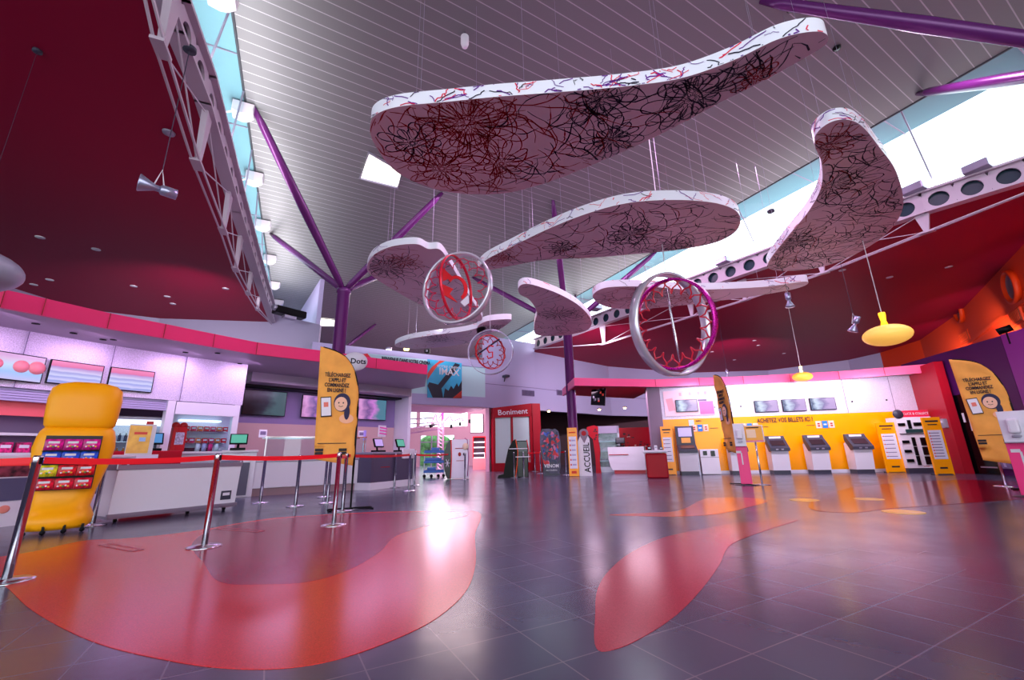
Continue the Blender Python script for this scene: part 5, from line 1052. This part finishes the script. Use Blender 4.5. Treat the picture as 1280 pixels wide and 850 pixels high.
# ticket kiosks
def kiosk(label, x, y, hgt=1.25):
    q, rz, _, _ = yw_pt(x, y-2, .62); q.z = 0; t = thing('ticket_kiosk', label, 'ticket machine', q, rz, 'ticket machines on the yellow wall')
    b = MB(); b.prism([(0.0, .13), (.42, .13), (.5, .13), (.5, hgt-.2), (.2, hgt-.1), (-.08, hgt-.42)], -.29, .29, white, 'x'); b.build('white_body', t)
    b = MB(); b.box((0, .25, .065), (.56, .46, .13), dark); b.build('dark_plinth', t)
    b = MB(); b.prism([(-.16, hgt-.42), (-.16, hgt-.32), (.18, hgt+.0), (.27, hgt+.13), (.34, hgt+.12), (.34, hgt-.1), (.05, hgt-.45)], -.33, .33, dark, 'x'); b.build('dark_head', t)
    b = MB(); dy, dz = .34, .32; l = math.hypot(dy, dz); T = Matrix.Translation((0, .01, hgt-.155)) @ Matrix.Rotation(math.atan2(dz, dy), 4, 'X'); b.box((0, .02, .012), (.46, .26, .012), mat('kiosk_screen', (.16, .13, .17), .15, emit=(.3, .18, .16), es=.3), T=T); b.build('touch_screen', t)
    b = MB(); b.box((-.1, -.165, hgt-.37), (.08, .02, .05), grey_m); b.box((.08, -.165, hgt-.37), (.08, .02, .05), grey_m); b.build('card_slot', t)
    b = MB(); b.box((0, .21, hgt+.07), (.4, .02, .07), mat('kiosk_logo', (.85, .82, .88), .4, emit=(.8, .8, .85), es=.3), T=None); b.build('logo_strip', t)
    return t
kiosk('white ticket machine half hidden behind the edge on feather flag', 921, 591)
kiosk('white ticket machine directly right of the first sign stand', 971, 591)
kiosk('white ticket machine, second from the right on the yellow wall', 1018.5, 590.5)
kiosk('white ticket machine nearest the yellow notice boards on the right', 1070.5, 590)
q, rz, _, _ = yw_pt(860, 590, .62); q.z = 0; t = thing('tall_ticket_machine', 'tall ticket machine with upright lilac screen and orange notice', 'ticket machine', q, rz)
b = MB(); b.prism([(0, .13), (.5, .13), (.5, 1.85), (.32, 1.85), (.22, 1.1), (-.1, .82)], -.33, .33, white, 'x'); b.build('white_body', t); b = MB(); b.box((0, .25, .065), (.64, .48, .13), dark); b.build('dark_plinth', t)
b = MB(); b.prism([(-.15, .83), (-.15, .93), (.17, 1.13), (.26, 1.86), (.33, 1.86), (.26, 1.08), (-.05, .8)], -.345, .345, dark, 'x'); b.build('dark_head', t)
b = MB(); b.box((0, .2, 1.62), (.5, .02, .34), mat('lilac_screen', (.62, .58, .80), .2, emit=(.6, .55, .8), es=.5)); b.build('upright_screen', t); b = MB(); b.box((0, .155, 1.3), (.34, .02, .2), mat('orange_note', (.96, .68, .35), .5)); b.build('orange_notice', t); b = MB(); T = Matrix.Translation((0, .0, 1.045)) @ Matrix.Rotation(math.atan2(.2, .32), 4, 'X'); b.box((0, 0, 0), (.5, .2, .02), mat('brown_screen', (.4, .25, .2), .2), T=T); b.build('keypad', t)
q, rz, _, _ = yw_pt(884, 590, .62); q.z = 0; t = thing('recycling_station', 'white two slot waste station beside the tall ticket machine', 'bin', q, rz); b = MB(); b.box((.05, .22, .48), (.66, .44, .92), white, bev=.01); b.build('bin_body', t)
b = MB(); b.box((-.1, -.005, .80), (.14, .02, .16), blackg); b.box((.18, -.005, .78), (.15, .02, .2), blackg); b.build('slot', t); b = MB(); b.box((.05, -.002, .64), (.66, .006, .012), dark); b.build('door_gap', t); b = MB(); b.box((-.38, .22, .45), (.1, .42, .9), grey_m); b.build('side_panel', t)
def board(label, x, ybase, ytop, wpx, wallpt=None, off=.45, m=yellow, rows=2):
    q, rz, _, _ = yw_pt(x, ybase, off); q.z = 0
    if x > 1150: q = D(x, ybase, 19.6); q.z = 0
    dist = math.hypot(q.x, q.y); t = thing('notice_board', label, 'notice board', q, rz, 'yellow notice boards'); w = wpx; h = ytop
    b = MB(); b.box((0, 0, h/2), (w, .06, h), m, bev=.008); b.build('board', t); b = MB(); b.box((0, -.035, h*.52), (w*.72, .008, h*.5), white); 
    for i in range(rows*3): b.box((-.0, -.041, h*.32+i*h*.4/(rows*3-1)), (w*.45, .004, .025), lilacd); b.box((-w*.28, -.041, h*.32+i*h*.4/(rows*3-1)), (.04, .004, .04), rd)
    b.build('white_sheet', t); b = MB(); b.box((0, -.035, h*.93), (w*.7, .006, .05), ink); b.box((0, -.035, h*.87), (w*.5, .006, .03), ink); b.box((0, -.035, h*.12), (w*.4, .006, .05), ink); b.build('heading', t)
    b = MB(); b.box((0, .12, .02), (w*.8, .3, .04), dark); b.build('foot', t); return t
board('yellow notice board at the left end of the yellow wall', 836, 592, 1.85, .44, off=.75)
board('yellow notice board left of the grid locker', 1108, 590, 1.75, .62, off=.55)
board('yellow notice board right of the grid locker beside the red wall', 1181, 592, 1.8, .52, off=1.25, rows=3)
# grid locker
q, rz, _, _ = yw_pt(1140, 588, .75); q.z = 0; t = thing('collection_locker', 'black and white collection locker with rows of compartments and red header', 'locker', q, rz)
b = MB(); b.box((0, .3, .08), (1.1, .55, .16), dark); b.build('plinth', t); b = MB(); b.box((0, .3, 1.03), (1.1, .55, 1.75), white); b.build('locker_body', t)
for i, z in enumerate((.36, .68, 1.0, 1.6)):
    b = MB(); b.box((-.43, -.0, z+.05), (.22, .03, .1), blackg, bev=.01); b.box((-.18, 0, z+.05), (.1, .03, .3), blackg); b.build('compartment_door', t)
    b = MB(); b.box((.2, 0, z+.05), (.34 if i < 3 else .5, .03, .27 if i < 3 else .12), blackg); b.build('compartment_door', t)
b = MB(); b.box((0, -.005, 1.33), (1.1, .03, .02), dark); b.box((-.05, -.01, 1.42), (.6, .03, .12), mat('teal_display', (.12, .25, .26), .3)); b.box((.22, -.03, 1.42), (.03, .01, .05), mat('cyan_dot', (.2, .9, .8), .3, emit=(.2, .9, .8), es=2)); b.build('control_panel', t)
b = MB(); b.box((.05, .1, 2.02), (1.0, .1, .24), mat('header_red', (.88, .12, .28), .4), bev=.02); b.lathe([(.16, 0), (.16, .04), (.001, .04)], dark, 20, T=Matrix.Translation((-.45, .04, 2.02)) @ Matrix.Rotation(PI/2, 4, 'X')); b.build('red_header', t); text('CLICK & COLLECT', .12, white, t, (.12, .03, 2.02), sx=.8)
text('locker', .07, crimson, t, (0, -.02, .22))
# stands
def sign_stand(label, p, h, rz, bw=.46, bh=.42):
    t = thing('sign_stand', label, 'sign stand', p, rz, 'chrome sign stands'); b = MB(); b.lathe([(.2, 0), (.2, .012), (.03, .03)], chrome, 24); b.build('base_plate', t); b = MB(); b.lathe([(.025, .02), (.025, h), (.001, h)], chrome, 12); b.build('pole', t)
    b = MB(); T = Matrix.Translation((-.02, -.02, h+bh/2-.03)) @ Matrix.Rotation(R(-14), 4, 'X'); b.box((0, 0, 0), (bw, .02, bh), whitem, T=T); b.build('board', t); b = MB(); b.box((.0, -.013, .01), (bw*.88, .006, bh*.85), mat('stand_orange', (.97, .70, .30), .4), T=T); b.box((-.05, -.018, .0), (bw*.45, .004, bh*.5), mat('peach_print', (.97, .84, .72), .4), T=T); b.box((0, -.018, -bh*.44), (bw*.9, .004, .03), mat('pink_line', (.95, .45, .6), .4), T=T); b.box((0, -.018, bh*.36), (bw*.6, .004, .03), ink, T=T); b.build('sign_print', t); return t
p = P(953, 606); sign_stand('chrome sign stand with orange notice in front of the ticket machines', p, 1.12, face(p), .5, .46)
p = P(1258, 608); sign_stand('chrome sign stand with orange notice before the dark purple wall', p, 1.25, face(p)+R(-5), .5, .46)
def gel_stand(label, p, rz, h=1.45, w=.27):
    t = thing('gel_dispenser_stand', label, 'dispenser', p, rz, 'pink hand gel stands'); b = MB(); b.lathe([(.3, 0), (.3, .012), (.05, .02), (.001, .02)], dark, 26, (0, .06, 0)); b.build('base_plate', t)
    b = MB(); b.box((0, 0, h*.32), (w, .04, h*.60), mat('gel_pink', (.95, .22, .52), .35), bev=.01); b.build('pink_panel', t); b = MB(); b.box((-.02, -.023, h*.42), (.03, .004, .3), whitem); b.box((-.08, -.023, h*.53), (.12, .004, .06), whitem); b.build('white_print', t)
    b = MB(); b.box((0, 0, h*.81), (w, .04, h*.38), white, bev=.01); b.build('white_panel', t); b = MB(); b.box((0, -.08, h*.82), (.15, .13, .26), white, bev=.035); b.box((0, -.08, h*.70), (.11, .11, .04), grey_m, bev=.01); b.build('dispenser', t); b = MB(); b.box((0, -.09, h*.63), (w*.9, .16, .015), grey_m); b.build('drip_tray', t); return t
p = P(934, 606.5); gel_stand('pink and white hand gel stand behind the chrome sign stand', p, face(p), 1.6)
p = P(1297, 622); gel_stand('pink and white hand gel stand at the right edge of the picture', p, face(p)+R(-8), 1.5, .36)
# purple wall block
pa, pb_, pc = Vector((15.0, 14.9, 0)), Vector((13.95, 11.6, 0)), Vector((14.6, 3.0, 0))
pa, pb_ = Vector((15.15, 15.6, 0)), P(1250, 420, 4.0); pb_.z = 0; dd = (pb_-pa); pa2 = pa-dd*.25
b = MB(); b.prism([(pa2.x, pa2.y), (pb_.x, pb_.y), (pb_.x+3.2, pb_.y-.6), (pa2.x+4, pa2.y)], 0, 4.0, darkpurple); struct(b.build('wall_purple'), 'dark purple block wall on the right')
v0 = P(1250, 420, 4.0); b = MB(); b.prism([(v0.x, v0.y-.01), (v0.x-.9, v0.y-3.8), (v0.x-1.6, v0.y-9), (v0.x+3, v0.y-9), (v0.x+3, v0.y-.62)], 0, 4.02, violet); struct(b.build('wall_violet'), 'brighter violet wall at the right edge')
q = W(1221, 535, pa, pb_); t = thing('wall_poster', 'dark glossy poster panel on the purple wall behind the feather flag', 'poster', q, yaw(pa, pb_)); q0 = W(1196, 560, pa, pb_); b = MB(); b.box((0, -.03, -.2), (1.0, .05, 2.6), blackg); b.build('poster_frame', t); b = MB(); b.box((-.3, -.06, .35), (.08, .01, .3), white); b.box((.1, -.06, -1.2), (.6, .01, .04), grey_m); b.build('poster_print', t)
q = W(1236, 500, pa, pb_); t = thing('wall_panel_strip', 'pale mauve upright strip on the purple wall behind the feather flag', 'panel', (q.x, q.y, 0), yaw(pa, pb_)); b = MB(); b.box((0, -.05, 1.7), (.34, .08, 3.0), lilacd); b.build('strip', t); b = MB(); b.box((0, -.1, 1.7), (.06, .02, 2.9), lilac); b.build('strip_rib', t)
q = D(1184, 531, 20.6); t = thing('wall_switch', 'grey switch plate on the red end wall', 'switch', W(1184, 529, e0, e1), yaw(e0, e1)); b = MB(); b.box((0, -.08, 0), (.22, .12, .3), grey_m, bev=.01); b.build('switch_plate', t); b = MB(); b.box((0, -.15, .05), (.08, .02, .08), white); b.build('switch_button', t)
# portholes & grilles on orange wall
for (x, y, lab) in [(1200, 388, 'left'), (1267, 358, 'right')]:
    i = 2 if x < 1260 else 3
    best = None
    for i in range(1, 5):
        qq = W(x, y, ow[i], ow[i+1])
        if min(ow[i][1], ow[i+1][1])-.05 <= qq.y <= max(ow[i][1], ow[i+1][1])+.05 and ray(x, y).dot(qq-CAM) > 0: best = (qq, yaw(ow[i], ow[i+1]))
    qq, rz = best; t = thing('porthole', lab+' round porthole opening with dark glass in the orange wall', 'porthole', qq, rz, 'portholes in the orange wall'); T = Matrix.Rotation(PI/2, 4, 'X')
    b = MB(); b.lathe([(.62, 0), (.62, .16), (.5, .16), (.5, .01)], orange, 32, T=T); b.build('porthole_ring', t); b = MB(); b.lathe([(.5, .02), (.001, .02)], mat('porthole_dark', (.06, .06, .12), .15), 32, T=T); b.lathe([(.5, .03), (.47, .06), (.44, .03)], grey_m, 32, T=T); b.build('porthole_glass', t)
for (x, y, lab) in [(1207, 421, 'left'), (1272, 396, 'right')]:
    best = None
    for i in range(1, 5):
        qq = W(x, y, ow[i], ow[i+1])
        if min(ow[i][1], ow[i+1][1])-.05 <= qq.y <= max(ow[i][1], ow[i+1][1])+.05: best = (qq, yaw(ow[i], ow[i+1]))
    qq, rz = best; t = thing('air_grille', lab+' rectangular grille in the orange wall', 'grille', qq, rz, 'grilles in the orange wall'); b = MB(); b.box((0, -.03, 0), (1.15, .06, .55), orange); b.build('grille_frame', t); b = MB(); b.box((0, -.065, 0), (1.0, .02, .42), mat('grille_rust', (.50, .16, .05), .6))
    for k in range(9): b.box((-.44+k*.11, -.08, 0), (.03, .02, .4), orange)
    b.build('grille_bars', t)
q = D(1258, 416, 16.8); t = thing('spotlight', 'black spotlight on the top edge of the purple wall', 'lamp', q, face(q)); b = MB(); b.tube([(-.15, 0, .05), (.12, 0, .12)], .09, black, 12); b.tube([(0, 0, .05), (0, 0, -.3)], .02, black, 6); b.build('lamp_head', t)
# ------------------------------------------------------------------ pendants and hanging gear
def pendant(label, px, py, dist, r, m, neck, zt=ZR, cord=.009):
    q = D(px, py, dist); t = thing('pendant_lamp', label, 'lamp', q, 0, 'flying saucer pendant lamps'); prof = [(max(.001, math.cos(R(a_))), .19*math.sin(R(a_))) for a_ in range(-90, 71, 10)]+[(.16, .19), (.11, .27), (.15, .40), (.14, .44), (.001, .44)]
    b = MB(); b.lathe([(a*r, z*r*2.7) for a, z in prof[:18]], m, 32); b.build('lamp_shade', t); b = MB(); b.lathe([(a*r, z*r*2.7) for a, z in prof[17:]], neck, 20); b.build('lamp_neck', t)
    b = MB(); b.tube([(0, 0, r*1.17), (0, 0, zt-q.z)], cord, whitem if cord > .005 else dark, 5); b.lathe([(.06, zt-q.z-.04), (.06, zt-q.z)], dark, 12); b.build('lamp_cord', t); return q
yl = mat('lamp_amber', (1, .86, .45), .35, emit=(1, .72, .28), es=.35); ynk = mat('lamp_neck_glow', (1, .82, .2), .4, emit=(1, .75, .1), es=.9)
pendant('large yellow saucer pendant lamp before the orange wall', 1109, 419, 12.0, .43, yl, ynk)
pendant('small distant yellow pendant lamp above the rose fascia', 1003, 471, 19.5, .34, mat('lamp_orange', (.95, .65, .25), .4, emit=(1, .6, .2), es=.5), mat('lamp_hot', (1, .95, .7), .4, emit=(1, .9, .5), es=4))
pendant('pale blue grey pendant lamp cut by the left edge', -46, 334, 9.0, .56, mat('lamp_grey', (.62, .64, .72), .35), grey_m, cord=.003)
def spot(label, px, py, dist, top=None, tilt=0, sc=1.0, rzz=0):
    q = D(px, py, dist); t = thing('hanging_spotlight', label, 'lamp', q, face(q)+rzz, 'hanging spotlights'); T = RY(tilt) @ Matrix.Scale(sc, 4)
    b = MB(); b.lathe([(.001, -.36), (.19, -.35), (.2, -.33), (.07, -.06), (.07, .02)], mat('spot_silver', (.66, .66, .78), .3, .7), 20, T=T); b.build('reflector', t)
    b = MB(); b.lathe([(.07, .02), (.1, .04), (.12, .06), (.12, .34), (.001, .35)], mat('spot_silver', (.66, .66, .78)), 18, T=T); b.build('lamp_housing', t)
    b = MB(); b.tube([(-.1*sc, 0, .02), (0, 0, .5*sc), (.1*sc, 0, .02)], .012, whitem, 5); b.tube([(0, 0, .5*sc), (0, 0, ZR-q.z)], .006, dark, 4); b.lathe([(.09, ZR-q.z-.06), (.09, ZR-q.z)], dark, 12); b.build('hanging_bracket', t); return t
spot('silver cone spotlight hanging under the left burgundy ceiling', 198, 236, 7.2, tilt=92, sc=.62)
b = MB(); q = D(206, 244, 7.15); b.lathe([(.001, -.04), (.1, -.02), (.11, .01), (.001, .05)], grey_m, 16); o = b.build('smoke_detector'); o.location = P(211, 166, ZR-.04); tag(o, 'small round detector on the left burgundy ceiling', 'detector')
spot('silver spotlight below the long thin cloud panel', 986, 375, 12.5, tilt=0, sc=.55)
spot('silver spotlight left of the large yellow pendant lamp', 1069, 405, 14.0, tilt=25, sc=.6)
spot('distant hanging spotlight above the rose fascia near the ring mobile', 909, 468, 19.5, tilt=0, sc=.5)
q = P(581, 49, ZC-.2); t = thing('smoke_detector', 'white cylindrical detector hanging from the plank ceiling', 'detector', q); b = MB(); b.lathe([(.001, -.22), (.06, -.2), (.085, -.12), (.085, .06), (.05, .1), (.001, .1)], whitem, 18); b.build('detector_body', t); b = MB(); b.tube([(-.04, 0, .1), (0, 0, .2)], .008, dark, 4); b.tube([(.04, 0, .1), (0, 0, .2)], .008, dark, 4); b.build('hanger', t)
for (x, y, lab) in [(989, 12, 'upper'), (1046, 61, 'lower')]:
    q = P(x, y, ZC-.04); b = MB(); b.lathe([(.08, 0), (.08, .03), (.05, .04)], black, 14); b.lathe([(.05, -.02), (.05, 0), (.001, 0)], blackg, 12); o = b.build('ceiling_anchor'); o.location = q; tag(o, lab+' black ceiling fitting near the tip of the largest cloud panel', 'fitting', 'black ceiling fittings')
rec = None
for (x, y, s) in [(42, 356, 'L'), (62, 350, 'L'), (167, 358, 'L'), (209, 371, 'L'), (216, 380, 'L'), (120, 312, 'L'), (282, 361, 'L'), (50, 297, 'L'), (943, 426, 'R'), (948, 432, 'R'), (980, 442, 'R'), (1112, 347, 'R'), (1186, 334, 'R'), (1053, 338, 'R'), (918, 450, 'R'), (890, 440, 'R')]:
    q = P(x, y, ZR-.015)
    if rec is None:
        b = MB(); b.lathe([(.11, 0), (.11, .015), (.08, .014)], whitem, 16); b.lathe([(.08, .005), (.001, .005)], mat('led_soft', (.9, .8, .8), .4, emit=(1, .85, .85), es=.6), 16); rec = b.build('recessed_light'); o = rec
    else: o = rec.copy(); COL.objects.link(o)
    o.location = q; sd = 'left' if s == 'L' else 'right'
    tag(o, 'small recessed light in the '+sd+' burgundy ceiling', 'lamp', 'recessed lights in the '+sd+' burgundy ceiling')
# hanging screen below the canopy
q = D(748, 494, 18.2); t = thing('hanging_screen', 'tilted dark screen hung on a red arm under the rose canopy', 'screen', q, face(q)+R(-30)); T = RY(8)
b = MB(); b.box((0, 0, 0), (.66, .05, .85), blackg, T=T); rr = random.Random(2)
for i in range(14): b.box((rr.uniform(-.25, .25), -.028, rr.uniform(-.33, .33)), (.08, .004, .1), rr.choice([grey_m, rd, dark]), T=T)
b.build('screen_body', t); b = MB(); b.tube([(.1, .05, .3), (.1, .05, .6)], .04, red, 8); b.build('red_arm', t)
# upper balcony spotlights
for (x, y, w, lab) in [(508, 436, 6, 'warm'), (486, 437, 3, 'white')]:
    q = D(x, y, 24); b = MB(); b.lathe([(.001, -.1), (.14, -.08), (.16, 0), (.1, .08), (.001, .1)], mat('glow_'+lab, (1, .85, .5), .4, emit=(1, .8, .4) if lab == 'warm' else (.9, .9, 1), es=w), 14); b.lathe([(.17, 0), (.17, .12), (.001, .14)], grey_m, 14); o = b.build('balcony_spotlight'); o.location = q; tag(o, lab+' glowing spotlight above the balcony front', 'lamp')
b = MB(); q = D(534, 439, 24.5); b.box((0, 0, 0), (.3, .2, .25), black, bev=.03); b.box((0, -.1, 0), (.1, .02, .1), grey_m); b.tube([(0, 0, -.1), (0, .1, -.6)], .03, black, 6); o = b.build('balcony_camera'); o.location = q; tag(o, 'small black camera above the balcony capping', 'camera')
# ================================================================== LIGHT
wd = bpy.data.worlds.new('world'); scene.world = wd; wd.use_nodes = True; bg = wd.node_tree.nodes['Background']; bg.inputs[0].default_value = (.88, .95, 1.0, 1); bg.inputs[1].default_value = 2.5
def area(name, loc, rot, size, power, col, spread=180, sy=None):
    l = bpy.data.lights.new(name, 'AREA'); l.energy = power; l.color = col; l.size = size; l.spread = R(spread)
    if sy: l.shape = 'RECTANGLE'; l.size_y = sy
    o = bpy.data.objects.new(name, l); COL.objects.link(o); o.location = loc; o.rotation_euler = rot; return o
def canopy_light(i, p, power, col, inward, off=.9, size=.5):
    area('canopy_light', (p[0], p[1], 3.40), (R(inward[0]), R(inward[1]), inward[2]), size, power, col)
MG = (.88, .55, 1.0)
for i, p in enumerate([(-8.6, 5.2), (-8.5, 7.2), (-8.2, 8.6), (-7.5, 10.0), (-6.7, 11.2)]): area('canopy_light', (p[0]-.2, p[1], 3.42), (0, R(28), 0), .8, 14, MG)
for p in [(-6.2, 12.6), (-4.8, 13.6), (-3.9, 15.0)]: area('canopy_light', (p[0], p[1], 3.30), (0, 0, 0), 1.5, 26, MG)
for p in [(7.2, 16.95), (9.3, 16.4), (11.3, 16.0), (13.2, 15.6)]: area('canopy_light', (p[0], p[1]-.35, 3.44), (R(20), 0, 0), .7, 8, (1, .82, .95))
for p in [(3.4, 18.4), (5.0, 18.6)]: area('canopy_light', (p[0], p[1], 3.4), (0, 0, 0), 1.2, 45, (1, .7, .9))
for p in [(-6.5, 30), (-4, 27), (-4, 34)]: area('foyer_light', (p[0], p[1], 7.5 if p[1] > 28 else 3.3), (0, 0, 0), 2.5, 260, (1, .6, .82))
for p in [(-6.5, 21.5), (-4, 22.8)]: area('foyer_light', (p[0], p[1]+.6, 3.3), (0, 0, 0), 1.0, 90, (1, .62, .85))
area('balcony_light', (-4, 28, 8.8), (0, 0, 0), 4, 420, (1, .75, .75))
def fill_strip(p0, p1, z, w, col, off, name='fill_strip_light'):  # added unseen strip facing up, only there to brighten the ceilings
    p0, p1 = Vector((p0[0], p0[1], 0)), Vector((p1[0], p1[1], 0)); m = (p0+p1)/2; L_ = (p1-p0).length
    o = area(name, (m.x+off[0], m.y+off[1], z), (PI, 0, 0), L_, w, col, 180, .35); o.rotation_euler = (Matrix.Rotation(yaw(p0, p1), 4, 'Z') @ Matrix.Rotation(PI, 4, 'X')).to_euler()
fill_strip(BL[1], BL[5], ZB+.15, 290, (1, .95, .97), NL*.15); fill_strip(BR[6], BR[1], ZB+.15, 260, (.95, .97, 1), -NR*.15)
fill_strip((-9.2, 7), (-5.5, 12.3), 3.85, 8, (1, .5, .75), (0, 0)); fill_strip((3, 17), (14.5, 15.6), 3.85, 14, (1, .5, .75), (0, 0))
for (x, y, w) in ((14.9, 10.6, 45), (17.5, 15.3, 62), (20.5, 20, 60)): area('wall_fill', (x, y, 4.7), (R(88), 0, R(-58)), 1.6, w, (1, .9, .8), 110, .4)  # added unseen lights that brighten the orange wall
area('wall_fill', (3.5, 18.5, 5.6), (R(78), 0, R(-20)), 1.2, 240, (.95, .85, 1), 95, .4)  # this and the next three: unseen fill added for the darker walls
area('wall_fill', (12, 22, 5.6), (R(78), 0, R(-25)), 1.2, 190, (.95, .85, 1), 95, .4)
area('wall_fill', (-9, 11.5, 5.6), (R(78), 0, R(42)), 1.2, 130, (.95, .85, 1), 95, .4)
area('wall_fill', (-2.5, 17.5, 6.4), (R(75), 0, R(25)), 1.2, 120, (.95, .9, 1), 160, .4)
for (x, y, w) in ((2, 8.5, 130), (-1.5, 12, 110), (7, 11.5, 130), (4.5, 15.5, 110), (9, 7, 100)): area('nave_fill', (x, y, 9.35), (0, 0, 0), 1.3, w, (1, .58, .95))  # added, no visible fitting; gives the floor its pink lilac glow
o = area('ticket_fill', (10.5, 14.2, 3.3), (R(75), 0, R(-12)), 7, 95, (1, .88, 1), 150, .3)  # unseen fill added to brighten the ticket machines
scene.view_settings.view_transform = 'Standard'; scene.view_settings.look = 'None'; scene.view_settings.gamma = 1; scene.view_settings.use_curve_mapping = False
scene.view_settings.exposure = 0.7
